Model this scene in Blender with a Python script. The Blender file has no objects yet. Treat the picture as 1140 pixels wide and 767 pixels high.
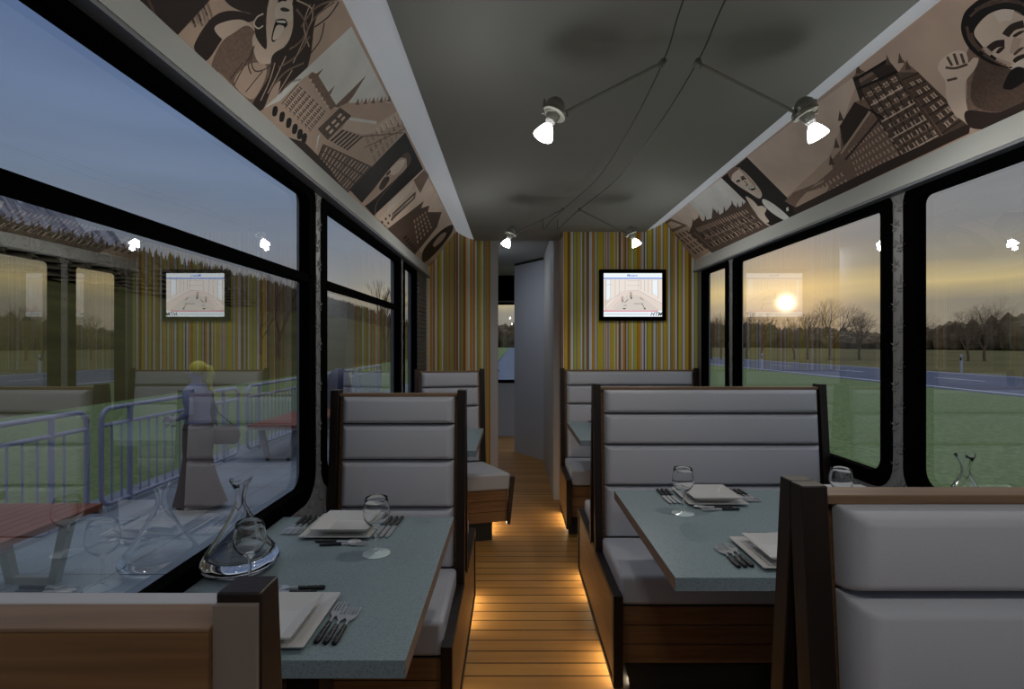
import bpy, bmesh, math, random
from math import sin, cos, pi, sqrt, radians
from mathutils import Vector, Matrix, noise
C = bpy.context.scene.collection
COVE_E = 11
R = random.Random(7)

# ------------------------------------------------------------------ materials
def srgb(r, g, b):
    f = lambda c: (c/255/12.92 if c/255 <= .04045 else ((c/255+.055)/1.055)**2.4)
    return (f(r), f(g), f(b), 1)
MATS = {}
def mat(name, col, rough=.5, metal=0, spec=.5, emit=None, estr=0, bump=0, bscale=40, var=0, vscale=8, stretch=(1, 1, 1), coat=0):
    """principled material, optionally with noise colour variation and noise bump"""
    if name in MATS: return MATS[name]
    m = bpy.data.materials.new(name); m.use_nodes = True
    nt = m.node_tree; b = nt.nodes['Principled BSDF']
    b.inputs['Base Color'].default_value = col
    b.inputs['Roughness'].default_value = rough
    b.inputs['Metallic'].default_value = metal
    b.inputs['Specular IOR Level'].default_value = spec
    b.inputs['Coat Weight'].default_value = coat
    if emit:
        b.inputs['Emission Color'].default_value = emit
        b.inputs['Emission Strength'].default_value = estr
    if var or bump:
        tc = nt.nodes.new('ShaderNodeTexCoord'); mp = nt.nodes.new('ShaderNodeMapping')
        mp.inputs['Scale'].default_value = stretch
        nt.links.new(tc.outputs['Object'], mp.inputs['Vector'])
    if var:
        n = nt.nodes.new('ShaderNodeTexNoise'); n.inputs['Scale'].default_value = vscale; n.inputs['Detail'].default_value = 6
        nt.links.new(mp.outputs['Vector'], n.inputs['Vector'])
        rp = nt.nodes.new('ShaderNodeValToRGB')
        rp.color_ramp.elements[0].position = .3; rp.color_ramp.elements[1].position = .72
        rp.color_ramp.elements[0].color = tuple(c*(1-var) for c in col[:3])+(1,)
        rp.color_ramp.elements[1].color = tuple(min(1, c*(1+var)) for c in col[:3])+(1,)
        nt.links.new(n.outputs['Fac'], rp.inputs['Fac']); nt.links.new(rp.outputs['Color'], b.inputs['Base Color'])
    if bump:
        n2 = nt.nodes.new('ShaderNodeTexNoise'); n2.inputs['Scale'].default_value = bscale; n2.inputs['Detail'].default_value = 4
        nt.links.new(mp.outputs['Vector'], n2.inputs['Vector'])
        bp = nt.nodes.new('ShaderNodeBump'); bp.inputs['Strength'].default_value = bump; bp.inputs['Distance'].default_value = .01
        nt.links.new(n2.outputs['Fac'], bp.inputs['Height']); nt.links.new(bp.outputs['Normal'], b.inputs['Normal'])
    MATS[name] = m
    return m

def pane_mat(name, refl, tint=(1, 1, 1, 1)):
    """window glass: see-through mixed with a mirror-like coating"""
    m = bpy.data.materials.new(name); m.use_nodes = True; nt = m.node_tree
    nt.nodes.remove(nt.nodes['Principled BSDF']); out = nt.nodes['Material Output']
    t = nt.nodes.new('ShaderNodeBsdfTransparent'); t.inputs['Color'].default_value = tint
    g = nt.nodes.new('ShaderNodeBsdfGlossy'); g.inputs['Roughness'].default_value = 0
    g.inputs['Color'].default_value = (.97, .99, 1, 1)
    mx = nt.nodes.new('ShaderNodeMixShader'); mx.inputs['Fac'].default_value = refl
    nt.links.new(t.outputs[0], mx.inputs[1]); nt.links.new(g.outputs[0], mx.inputs[2]); nt.links.new(mx.outputs[0], out.inputs['Surface'])
    return m
def clear_glass(name, tint=(1, 1, 1, 1), ior=1.45):
    m = bpy.data.materials.new(name); m.use_nodes = True; b = m.node_tree.nodes['Principled BSDF']
    b.inputs['Base Color'].default_value = tint; b.inputs['Roughness'].default_value = 0
    b.inputs['Transmission Weight'].default_value = 1; b.inputs['IOR'].default_value = ior
    return m
def speckle(name, base, dark, light):
    m = bpy.data.materials.new(name); m.use_nodes = True; nt = m.node_tree; b = nt.nodes['Principled BSDF']
    tc = nt.nodes.new('ShaderNodeTexCoord')
    n = nt.nodes.new('ShaderNodeTexNoise'); n.inputs['Scale'].default_value = 330; n.inputs['Detail'].default_value = 3
    nt.links.new(tc.outputs['Object'], n.inputs['Vector'])
    r = nt.nodes.new('ShaderNodeValToRGB'); cr = r.color_ramp
    cr.elements[0].position = .33; cr.elements[0].color = dark
    cr.elements[1].position = .43; cr.elements[1].color = base
    e = cr.elements.new(.6); e.color = base
    e = cr.elements.new(.72); e.color = light
    nt.links.new(n.outputs['Fac'], r.inputs['Fac']); nt.links.new(r.outputs['Color'], b.inputs['Base Color'])
    b.inputs['Roughness'].default_value = .35; b.inputs['Specular IOR Level'].default_value = .3
    return m
def planks(name, c1, c2, gap, width, axis='Y', rough=.35, grain=(1.5, 40, 40), off=0.0, gapw=.05):
    """boards: thin dark joints every `width` metres along axis, tone changing per board, stretched grain"""
    m = bpy.data.materials.new(name); m.use_nodes = True; nt = m.node_tree; b = nt.nodes['Principled BSDF']; L = nt.links
    tc = nt.nodes.new('ShaderNodeTexCoord'); sp = nt.nodes.new('ShaderNodeSeparateXYZ'); L.new(tc.outputs['Object'], sp.inputs[0])
    d = nt.nodes.new('ShaderNodeMath'); d.operation = 'DIVIDE'; d.inputs[1].default_value = width; L.new(sp.outputs[axis], d.inputs[0])
    a = nt.nodes.new('ShaderNodeMath'); a.operation = 'ADD'; a.inputs[1].default_value = off; L.new(d.outputs[0], a.inputs[0])
    fr = nt.nodes.new('ShaderNodeMath'); fr.operation = 'FRACT'; L.new(a.outputs[0], fr.inputs[0])
    fl = nt.nodes.new('ShaderNodeMath'); fl.operation = 'FLOOR'; L.new(a.outputs[0], fl.inputs[0])
    wn = nt.nodes.new('ShaderNodeTexWhiteNoise'); wn.noise_dimensions = '1D'; L.new(fl.outputs[0], wn.inputs['W'])
    mp = nt.nodes.new('ShaderNodeMapping'); mp.inputs['Scale'].default_value = grain; L.new(tc.outputs['Object'], mp.inputs['Vector'])
    cb = nt.nodes.new('ShaderNodeCombineXYZ'); L.new(wn.outputs['Value'], cb.inputs[0]); 
    ad = nt.nodes.new('ShaderNodeVectorMath'); ad.operation = 'MULTIPLY_ADD'; ad.inputs[1].default_value = (9, 9, 9)
    L.new(cb.outputs[0], ad.inputs[0]); L.new(mp.outputs[0], ad.inputs[2])
    n = nt.nodes.new('ShaderNodeTexNoise'); n.inputs['Scale'].default_value = 1; n.inputs['Detail'].default_value = 5; L.new(ad.outputs[0], n.inputs['Vector'])
    s = nt.nodes.new('ShaderNodeMath'); s.operation = 'MULTIPLY_ADD'; s.inputs[1].default_value = .45; L.new(wn.outputs['Value'], s.inputs[0])
    s2 = nt.nodes.new('ShaderNodeMath'); s2.operation = 'MULTIPLY'; s2.inputs[1].default_value = .6; L.new(n.outputs['Fac'], s2.inputs[0]); L.new(s2.outputs[0], s.inputs[2])
    mx = nt.nodes.new('ShaderNodeMix'); mx.data_type = 'RGBA'; mx.inputs['A'].default_value = c1; mx.inputs['B'].default_value = c2; L.new(s.outputs[0], mx.inputs['Factor'])
    lt = nt.nodes.new('ShaderNodeMath'); lt.operation = 'LESS_THAN'; lt.inputs[1].default_value = gapw; L.new(fr.outputs[0], lt.inputs[0])
    m2 = nt.nodes.new('ShaderNodeMix'); m2.data_type = 'RGBA'; m2.inputs['B'].default_value = gap; L.new(mx.outputs['Result'], m2.inputs['A']); L.new(lt.outputs[0], m2.inputs['Factor'])
    L.new(m2.outputs['Result'], b.inputs['Base Color']); b.inputs['Roughness'].default_value = rough
    b.inputs['Specular IOR Level'].default_value = .35
    return m

M_leather = mat('white_leather', srgb(192, 193, 199), .55, bump=.05, bscale=300, spec=.3)
M_darkwood = mat('dark_wenge', srgb(34, 25, 21), .38, var=.35, vscale=3, stretch=(14, 14, 1.2), spec=.4)
M_taupe = mat('taupe_facing', srgb(140, 126, 116), .4, var=.1, vscale=3)
M_oak = mat('oak_veneer', srgb(132, 96, 62), .5, var=.32, vscale=2.2, stretch=(1.2, 30, 45))
M_oaktop = mat('oak_cap', srgb(132, 104, 78), .45, var=.24, vscale=3, stretch=(1.5, 25, 25))
M_panel = mat('teak_side_panel', srgb(150, 114, 70), .4, var=.18, vscale=3, stretch=(25, 1.5, 25))
M_mahog = mat('mahogany_slats', srgb(138, 100, 68), .4, var=.22, vscale=3, stretch=(1.5, 20, 20))
M_black = mat('black_rubber', srgb(2, 2, 2), .9, spec=.02)
M_kick = mat('dark_plinth', srgb(34, 34, 34), .7)
M_ceil = mat('ceiling_paint', srgb(162, 165, 161), .8)
M_band = mat('pale_lacquer', srgb(192, 194, 190), .45)
M_lip = mat('lip_grey', srgb(130, 132, 138), .5)
M_cove = mat('cove_white_glow', srgb(214, 218, 224), .6, emit=(.86, .93, 1, 1), estr=.17)  # weak emission makes the white surface look lit by itself
M_wall = mat('wall_grey', srgb(178, 180, 186), .7)
M_white = mat('wall_white', srgb(190, 190, 190), .6)
M_silver = mat('embossed_silver', srgb(136, 136, 136), .5, metal=.15)
M_chrome = mat('brushed_steel', srgb(214, 214, 214), .32, metal=.7)
M_lampgrey = mat('lamp_grey_metal', srgb(150, 150, 142), .42, metal=.6)
M_cable = mat('cable_dark', srgb(70, 70, 66), .5, metal=.3)
M_porc = mat('white_porcelain', srgb(205, 203, 200), .2)
M_bone = mat('black_handle', srgb(14, 14, 14), .35)
M_terr = speckle('speckled_blue_grey_stone', srgb(134, 150, 154), srgb(100, 116, 120), srgb(158, 174, 176))
M_edge = mat('table_edge_brown', srgb(134, 118, 106), .5, var=.1, vscale=40)
M_floor = planks('floor_boards', srgb(162, 114, 60), srgb(216, 162, 92), srgb(26, 15, 8), .084, 'Y', .42, off=.2, gapw=.07)
M_glass = clear_glass('crystal_glass')
M_foot = mat('glass_foot_sheen', srgb(205, 220, 220), .15)  # pale opaque tone stands in for reflections on the clear foot
M_pane_l = pane_mat('pane_reflective', .44)
M_pane_u = pane_mat('pane_upper', .2)
M_pane_r = pane_mat('pane_right', .22)

# ------------------------------------------------------------------ mesh builder
class MB:
    def __init__(s, M=None): s.v = []; s.f = []; s.m = []; s.M = M; s.mi = 0
    def pts(s, ps):
        n = len(s.v)
        s.v += [tuple(s.M @ Vector(p)) if s.M else tuple(p) for p in ps]
        return n
    def face(s, idx): s.f.append(tuple(idx)); s.m.append(s.mi)
    def box(s, x0, x1, y0, y1, z0, z1):
        n = s.pts([(x, y, z) for z in (z0, z1) for x, y in ((x0, y0), (x1, y0), (x1, y1), (x0, y1))])
        for q in ((0, 3, 2, 1), (4, 5, 6, 7), (0, 1, 5, 4), (1, 2, 6, 5), (2, 3, 7, 6), (3, 0, 4, 7)): s.face([n+i for i in q])
        return s
    def loft(s, rings, cap0=True, cap1=True, closed=True):
        k = len(rings[0]); ns = [s.pts(r) for r in rings]
        for a, b in zip(ns, ns[1:]):
            for i in range(k if closed else k-1):
                j = (i+1) % k; s.face((a+i, a+j, b+j, b+i))
        if cap0: s.face([ns[0]+i for i in range(k)][::-1])
        if cap1: s.face([ns[-1]+i for i in range(k)])
        return s
    def prism(s, poly, axis, a, b):
        """extrude a 2-D polygon along x, y or z from a to b"""
        def P(p, t): return {'x': (t, p[0], p[1]), 'y': (p[0], t, p[1]), 'z': (p[0], p[1], t)}[axis]
        return s.loft([[P(p, a) for p in poly], [P(p, b) for p in poly]])
    def tube(s, path, r, n=8, caps=True):
        path = [Vector(p) for p in path]; rs = r if isinstance(r, (list, tuple)) else [r]*len(path)
        rings = []; up = None
        for i, p in enumerate(path):
            d = (path[min(i+1, len(path)-1)]-path[max(i-1, 0)]).normalized()
            if up is None:
                up = Vector((0, 0, 1)) if abs(d.z) < .9 else Vector((1, 0, 0))
            a = d.cross(up).normalized(); up = a.cross(d).normalized()
            rings.append([p+(a*cos(2*pi*k/n)+up*sin(2*pi*k/n))*rs[i] for k in range(n)])
        return s.loft(rings, caps, caps)
    def lathe(s, prof, c=(0, 0, 0), n=32, T=None, cap0=False, cap1=False, wob=None):
        rings = []
        for i, (r, z) in enumerate(prof):
            ring = []
            for k in range(n):
                a = 2*pi*k/n; rr = r; zz = z
                if wob: rr, zz = wob(i, a, r, z)
                p = Vector((rr*cos(a), rr*sin(a), zz))
                if T: p = T @ p
                ring.append(p+Vector(c))
            rings.append(ring)
        return s.loft(rings, cap0, cap1)
    def ell(s, c, r, n=8, m=5, T=None):
        rings = []
        for i in range(m+1):
            th = pi*i/m
            ring = []
            for k in range(n):
                a = 2*pi*k/n
                p = Vector((r[0]*max(sin(th), .001)*cos(a), r[1]*max(sin(th), .001)*sin(a), r[2]*cos(th)))
                if T: p = T @ p
                ring.append(p+Vector(c))
            rings.append(ring)
        return s.loft(rings)
    def grid(s, fn, nu, nv):
        n = s.pts([fn(i, j) for j in range(nv) for i in range(nu)])
        for j in range(nv-1):
            for i in range(nu-1):
                a = n+j*nu+i; s.face((a, a+1, a+nu+1, a+nu))
        return s
    def build(s, name, mats, parent=None, smooth=38, bevel=0, loc=None, rot=0, fix=True):
        me = bpy.data.meshes.new(name)
        me.from_pydata(s.v, [], s.f)
        for m in (mats if isinstance(mats, (list, tuple)) else [mats]): me.materials.append(m)
        me.polygons.foreach_set('material_index', s.m)
        bm = bmesh.new(); bm.from_mesh(me)
        if fix: bmesh.ops.recalc_face_normals(bm, faces=bm.faces)
        if smooth:
            lim = radians(smooth)
            for f in bm.faces: f.smooth = True
            for e in bm.edges:
                if len(e.link_faces) != 2 or e.calc_face_angle(0) > lim: e.smooth = False
        bm.to_mesh(me); bm.free()
        o = bpy.data.objects.new(name, me); C.objects.link(o)
        if parent: o.parent = parent
        if loc: o.location = loc
        if rot: o.rotation_euler = (0, 0, rot)
        if bevel:
            b = o.modifiers.new('Bevel', 'BEVEL'); b.width = bevel; b.segments = 4; b.limit_method = 'ANGLE'; b.angle_limit = radians(40)
        return o
def tag(o, label=None, cat=None, group=None, kind=None):
    for k, v in (('label', label), ('category', cat), ('group', group), ('kind', kind)):
        if v: o[k] = v
    return o
def thing(name, loc, label, cat, group=None, rot=0):
    o = bpy.data.objects.new(name, None); C.objects.link(o); o.location = loc; o.rotation_euler = (0, 0, rot); o.empty_display_size = .1
    return tag(o, label, cat, group)
def struct(o): o['kind'] = 'structure'; return o
def copy_thing(o, loc=None, rot=None, label=None, parent=None):
    c = o.copy(); C.objects.link(c)
    if parent: c.parent = parent
    if loc: c.location = loc
    if rot is not None: c.rotation_euler = (0, 0, rot)
    if label: c['label'] = label
    for ch in list(o.children): copy_thing(ch, parent=c)
    return c

# ------------------------------------------------------------------ saloon dimensions (metres; x right, y forward, z up)
CX = .37                       # centre line of the saloon
EYE = 1.35
XL, XR = -.748, 1.488          # inner faces of the side walls
GL, GR = -.777, 1.517          # glass planes
YB, YE = -2.55, 4.45           # rear end, front end of the saloon
ZC = 2.252
def mx(side, d):               # distance from the centre line -> x
    return CX - d if side == 'L' else CX + d

def rrect(y0, y1, z0, z1, rt, rb, n=7):
    """rounded rectangle contour, (y,z) list; rt / rb = top and bottom corner radii"""
    out = []
    for cy, cz, r, a0 in ((y1-rt, z1-rt, rt, 0), (y0+rt, z1-rt, rt, pi/2), (y0+rb, z0+rb, rb, pi), (y1-rb, z0+rb, rb, 3*pi/2)):
        for i in range(n): a = a0+pi/2*i/(n-1); out.append((cy+r*cos(a), cz+r*sin(a)))
    return out
def ring_rect(y0, y1, z0, z1, n=7):
    """same number of points, all corner points on the corner of a plain rectangle"""
    out = []
    for y, z in ((y1, z1), (y0, z1), (y0, z0), (y1, z0)): out += [(y, z)]*n
    return out

def fleur(mb, side, y, z, s, tilt=0, half=0):
    """low relief lily on the side wall, facing the saloon"""
    x = XL if side == 'L' else XR; sg = 1 if side == 'L' else -1
    def el(dy, dz, ry, rz, ang, rx=.0042):
        T = Matrix.Rotation(ang, 3, 'X')
        mb.ell((x+sg*.0005, y+dy*s, z+dz*s), (rx, ry*s, rz*s), 6, 4, T)
    el(0, .42, .12, .42, 0); el(-.36, .30, .09, .30, .75); el(.36, .30, .09, .30, -.75)
    el(-.50, .02, .08, .14, -.6); el(.50, .02, .08, .14, .6)
    for k in (-1, 0, 1): el(k*.17, -.16, .07, .06, 0)
    el(0, -.38, .09, .14, 0); el(-.2, -.34, .06, .1, -.8); el(.2, -.34, .06, .1, .8)

WINS = [(-2.47, -1.035), (-.98, .435), (.49, 1.945), (2.0, 3.45), (3.505, 4.022)]
def side_wall(side):
    x, g = (XL, GL) if side == 'L' else (XR, GR); sg = -1 if side == 'L' else 1
    X = lambda d: x+sg*d
    ZB, ZT = .77, 1.945
    # wall with rounded openings
    mb = MB()
    edges = [YB]+[(a[1]+b[0])/2 for a, b in zip(WINS, WINS[1:])]+[4.05]
    for (w0, w1), e0, e1 in zip(WINS, edges, edges[1:]):
        inner = rrect(w0, w1, ZB, ZT, .055, .11); outer = ring_rect(e0, e1, 0, 1.99)
        for dx in (0,):
            n = mb.pts([(X(dx), p[0], p[1]) for p in inner]); m_ = mb.pts([(X(dx), p[0], p[1]) for p in outer])
            k = len(inner)
            for i in range(k):
                j = (i+1) % k
                mb.face((n+i, n+j, m_+j, m_+i))
        n = mb.pts([(X(0), p[0], p[1]) for p in inner]); m_ = mb.pts([(X(.07), p[0], p[1]) for p in inner]); k = len(inner)
        for i in range(k): mb.face((n+i, n+(i+1) % k, m_+(i+1) % k, m_+i))
    mb.box(min(X(.06), X(.08)), max(X(.06), X(.08)), YB, YE, 0, .77)
    mb.box(min(X(.06), X(.08)), max(X(.06), X(.08)), YB, YE, 1.945, 2.1)
    # lily reliefs on the posts and in a row under the windows
    for a, b in zip(WINS, WINS[1:]):
        if a[1] < .3: continue
        yc = (a[1]+b[0])/2; z = .80
        while z < 1.9: fleur(mb, side, yc-.010, z, .054); fleur(mb, side, yc+.018, z+.078, .040); z += .155
    for z, q in ((.60, 0), (.67, .05), (.74, 0)):
        y = 1.5+q
        while y < 2.9: fleur(mb, side, y, z, .045); y += .1
    struct(mb.build('wall_left' if side == 'L' else 'wall_right', M_silver, smooth=50, fix=False))
    # far panel of the side wall, ribbed
    mb = MB()
    mb.box(min(X(0), X(.06)), max(X(0), X(.06)), 4.05, YE, 0, 1.99)
    if side == 'L':
        z = .3
        while z < 1.93: mb.tube([(X(-.001), 4.055, z), (X(-.001), YE-.002, z)], .008, 6); z += .034
    struct(mb.build('trim_ribbed_'+('left' if side == 'L' else 'right'), mat('ribbed_grey', srgb(104, 104, 104), .6)))
    # windows
    for i, (w0, w1) in enumerate(WINS):
        wn = i+1 if side == 'L' else i+6
        root = bpy.data.objects.new('window_%d' % wn, None); C.objects.link(root); struct(root)
        root.location = (g, (w0+w1)/2, ZB)
        inv = Matrix.Translation(-root.location)
        fr = MB(inv); o = rrect(w0+.001, w1-.001, ZB+.001, ZT-.001, .055, .11); q = rrect(w0+.064, w1-.064, ZB+.062, ZT-.05, .03, .06)
        loop = [[(X(-.004), *p) for p in o], [(X(-.004), *p) for p in q], [(X(.034), *p) for p in q], [(X(.034), *p) for p in o]]
        fr.loft(loop+[loop[0]], False, False)
        fr.build('window_frame', M_black, root, smooth=50)
        big = side == 'L' and w1-w0 > 1
        zb0, zb1 = 1.578, 1.607
        if big:
            fr = MB(inv); fr.box(min(X(-.004), X(.034)), max(X(-.004), X(.034)), w0+.05, w1-.05, zb0, zb1); fr.build('window_bar', M_black, root)
        q2 = rrect(w0+.05, w1-.05, ZB+.05, ZT-.04, .03, .06)
        def pane(pts, m, nm='glass_pane'):
            gl = MB(inv); gl.pts([(g, *p) for p in pts]); gl.face(range(len(pts)) if side == 'R' else list(range(len(pts)))[::-1])
            gl.build(nm, m, root, smooth=0, fix=False)
        if big:
            pane([p if p[1] > zb1 else (p[0], zb1-.01) for p in q2], M_pane_u)
            pane([p if p[1] < zb0 else (p[0], zb0+.01) for p in q2], M_pane_l)
        else: pane(q2, M_pane_l if side == 'L' else M_pane_r)
    # cornice band: lacquered board above the windows with a darker lip underneath
    mb = MB(); D = lambda d, z: (mx(side, d), z)
    mb.prism([D(1.118, 1.937), D(1.075, 1.937), D(1.094, 2.02), D(1.118, 2.02)], 'y', YB, 4.10 if side == 'R' else YE)
    ob = mb.build('trim_band_'+('left' if side == 'L' else 'right'), M_band); struct(ob)
    mb = MB()
    mb.prism([D(1.117, 1.927), D(1.078, 1.927), D(1.078, 1.9372), D(1.117, 1.9372)], 'y', YB, 4.10 if side == 'R' else YE)
    struct(mb.build('trim_lip_'+('left' if side == 'L' else 'right'), M_lip))
    # cove strip between picture panel and ceiling, its lit look added as emission
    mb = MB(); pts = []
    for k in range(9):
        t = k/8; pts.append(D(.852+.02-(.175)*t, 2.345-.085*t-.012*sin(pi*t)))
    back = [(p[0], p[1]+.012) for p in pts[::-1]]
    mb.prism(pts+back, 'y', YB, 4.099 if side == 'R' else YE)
    tag(mb.build('cove_glow_strip', M_cove, smooth=60), 'long white cove strip with added glow between ceiling and '+('left' if side == 'L' else 'right')+' picture panel', 'cove strip')

side_wall('L'); side_wall('R')

# floor, ceiling, end walls, corridor
mb = MB(); mb.box(XL-.1, XR+.1, YB-.1, 7.65, -.06, 0); struct(mb.build('floor', M_floor))
mb = MB(); mb.box(CX-.699, CX+.699, YB-.1, YE, ZC, ZC+.02); 
struct(mb.build('ceiling', M_ceil))
mb = MB(); mb.box(XL-.1, XR+.1, YB-.1, YE, 2.37, 2.40); mb.box(XL-.1, XR+.1, YE, 7.65, 2.367, 2.40); struct(mb.build('ceiling_roof', M_ceil))
mb = MB()
for s in ('L', 'R'):
    a, b = sorted((mx(s, 1.10), mx(s, 1.20))); mb.box(a, b, YB-.1, YE, 2.02, 2.39)
struct(mb.build('wall_roof_sides', M_wall))
mb = MB(); mb.box(XL-.1, XR+.1, YB-.1, YB, 0, 2.4); struct(mb.build('wall_rear', M_wall))

STR = {'y': (216, 190, 56), 'o': (220, 156, 48), 'b': (140, 98, 48), 'w': (226, 228, 234), 'l': (190, 206, 66), 't': (172, 152, 130), 'k': (168, 160, 86), 'p': (206, 190, 194), 'g': (156, 162, 88)}
SMATS = [mat('stripe_%d' % i, srgb(*c), .7) for i, c in enumerate(STR.values())]
SK = list(STR.keys())
SEQ = "w1o2y3b4y1w3t2l2g1t2y3k1w2g1b1k2w1t2b3w4o3g1p2w1b1l1y6l1t2w1o2w1t2p2y6w1l1o2w2b3t1w2o3b2p2g2y4w2t1l2y3b1o4p2w2b2w2g2y5k2b1w3g2p1o3y2w2t2y4o2w3b1g3o3w2p1b2l1y3t2w2"
def striped(mb, x0, x1, y, z0, z1, seq, unit, prof=None, along='x'):
    x = x0; k = 0; items = [(seq[i], int(seq[i+1])) for i in range(0, len(seq), 2)]
    while x < x1-1e-4:
        c, n = items[k % len(items)]; k += 1
        xe = min(x1, x+n*unit); mb.mi = SK.index(c)
        segs = [x, xe]
        if prof: segs = [x]+[p for p in prof[1] if x < p < xe]+[xe]
        for a, b in zip(segs, segs[1:]):
            za = prof[0](a+1e-5) if prof else z1; zb = prof[0](b-1e-5) if prof else z1
            P = (lambda q, z: (q, y, z)) if along == 'x' else (lambda q, z: (y, q, z))
            n0 = mb.pts([P(a, z0), P(b, z0), P(b, zb), P(a, za)]); mb.face((n0, n0+1, n0+2, n0+3))
        x = xe
    mb.mi = 0
def topprof(x):
    d = abs(x-CX)
    if d <= .699: return 2.2522
    if d <= .86: return 2.258+(d-.699)/.175*.085
    if d <= 1.096: return 2.36-(d-.84)*1.28
    return 2.02
brk = [CX+s*d for s in (-1, 1) for d in (.699, .84, .86, 1.096)]
YW = 4.10
mb = MB(); striped(mb, .41, XR+.03, YW, 0, 2.25, SEQ, .0056, (topprof, brk))
striped(mb, YW, YE, .41, 0, 2.25, 'b2t2o2w1b3', .02, None, 'y')
struct(mb.build('wall_front_right', SMATS, smooth=0, fix=False))
mb = MB(); striped(mb, XL-.03, -.187, YE, 0, 2.25, "k1b3o2w1k1w2o3g1p1b1o2w2k4y3w2g2t2k2o2b1t2g1k3b2t1b3w1t2b1k2", .0062, (topprof, brk))
struct(mb.build('wall_front_left', SMATS, smooth=0, fix=False))
mb = MB(); mb.box(-.187, -.122, YE-.004, YE+.06, 0, ZC); mb.box(-.4, -.187, YE+.01, YE+.06, 0, ZC+.1)
mb.box(XL-.1, -.187, YE+.01, YE+.06, 0, 2.4)
struct(mb.build('wall_corridor_left', M_white))
mb = MB(); mb.box(.362, .425, YE-.002, YE+.05, 0, ZC); mb.box(.365, .40, YE+.05, 5.90, 0, 2.366)
mb.box(.425, XR+.1, YE+.01, YE+.06, 0, 2.4)
struct(mb.build('wall_corridor_right', M_white))
mb = MB(); mb.box(-.40, -.36, YE+.06, 7.6, 0, 2.37); struct(mb.build('wall_corridor_side', M_wall))
# angled cabin wall in the corridor
a = Vector((.03, 6.45, 0)); b_ = Vector((.40, 5.92, 0)); dr = (b_-a).normalized(); nr = Vector((dr.y, -dr.x, 0))*-.03
mb = MB(); P = [a, b_, b_+nr, a+nr]
mb.loft([[(p.x, p.y, 0) for p in P], [(p.x, p.y, 2.337) for p in P]])
struct(mb.build('wall_cabin_angled', mat('cabin_wall', srgb(196, 202, 214), .55)))
mb = MB(); 
mb.loft([[(p.x, p.y, 2.337) for p in P], [(p.x, p.y, 2.367) for p in P]]); struct(mb.build('trim_cabin_head', M_kick))
# end wall with windscreen
mb = MB(); y0, y1 = 7.55, 7.6
mb.box(-.4, 1.0, y0, y1, 0, .79); mb.box(-.4, -.34, y0, y1, .79, 2.37); mb.box(.7, 1.0, y0, y1, .79, 2.37); mb.box(-.34, .7, y0, y1, 2.36, 2.37)
struct(mb.build('wall_end', M_wall))
root = bpy.data.objects.new('window_11', None); C.objects.link(root); struct(root); root.location = (.18, 7.55, .79)
inv = Matrix.Translation(-root.location); fr = MB(inv)
fr.box(-.34, .7, 7.535, 7.57, .785, .83); fr.box(-.34, .7, 7.53, 7.57, 1.995, 2.362); fr.box(-.34, .7, 7.535, 7.57, 1.935, 1.972); fr.box(-.34, -.3, 7.535, 7.57, .8, 2.36); fr.box(.66, .7, 7.535, 7.57, .8, 2.36)
fr.build('window_frame', M_black, root)
fr = MB(inv); fr.box(-.34, .7, 7.54, 7.566, 1.972, 1.995); fr.build('window_bar', mat('rail_grey', srgb(110, 110, 110), .5), root)
fr = MB(inv); fr.pts([(-.3, 7.56, .83), (.66, 7.56, .83), (.66, 7.56, 1.94), (-.3, 7.56, 1.94)]); fr.face((0, 1, 2, 3)); fr.build('glass_pane', pane_mat('pane_end', .1), root, smooth=0)
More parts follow.
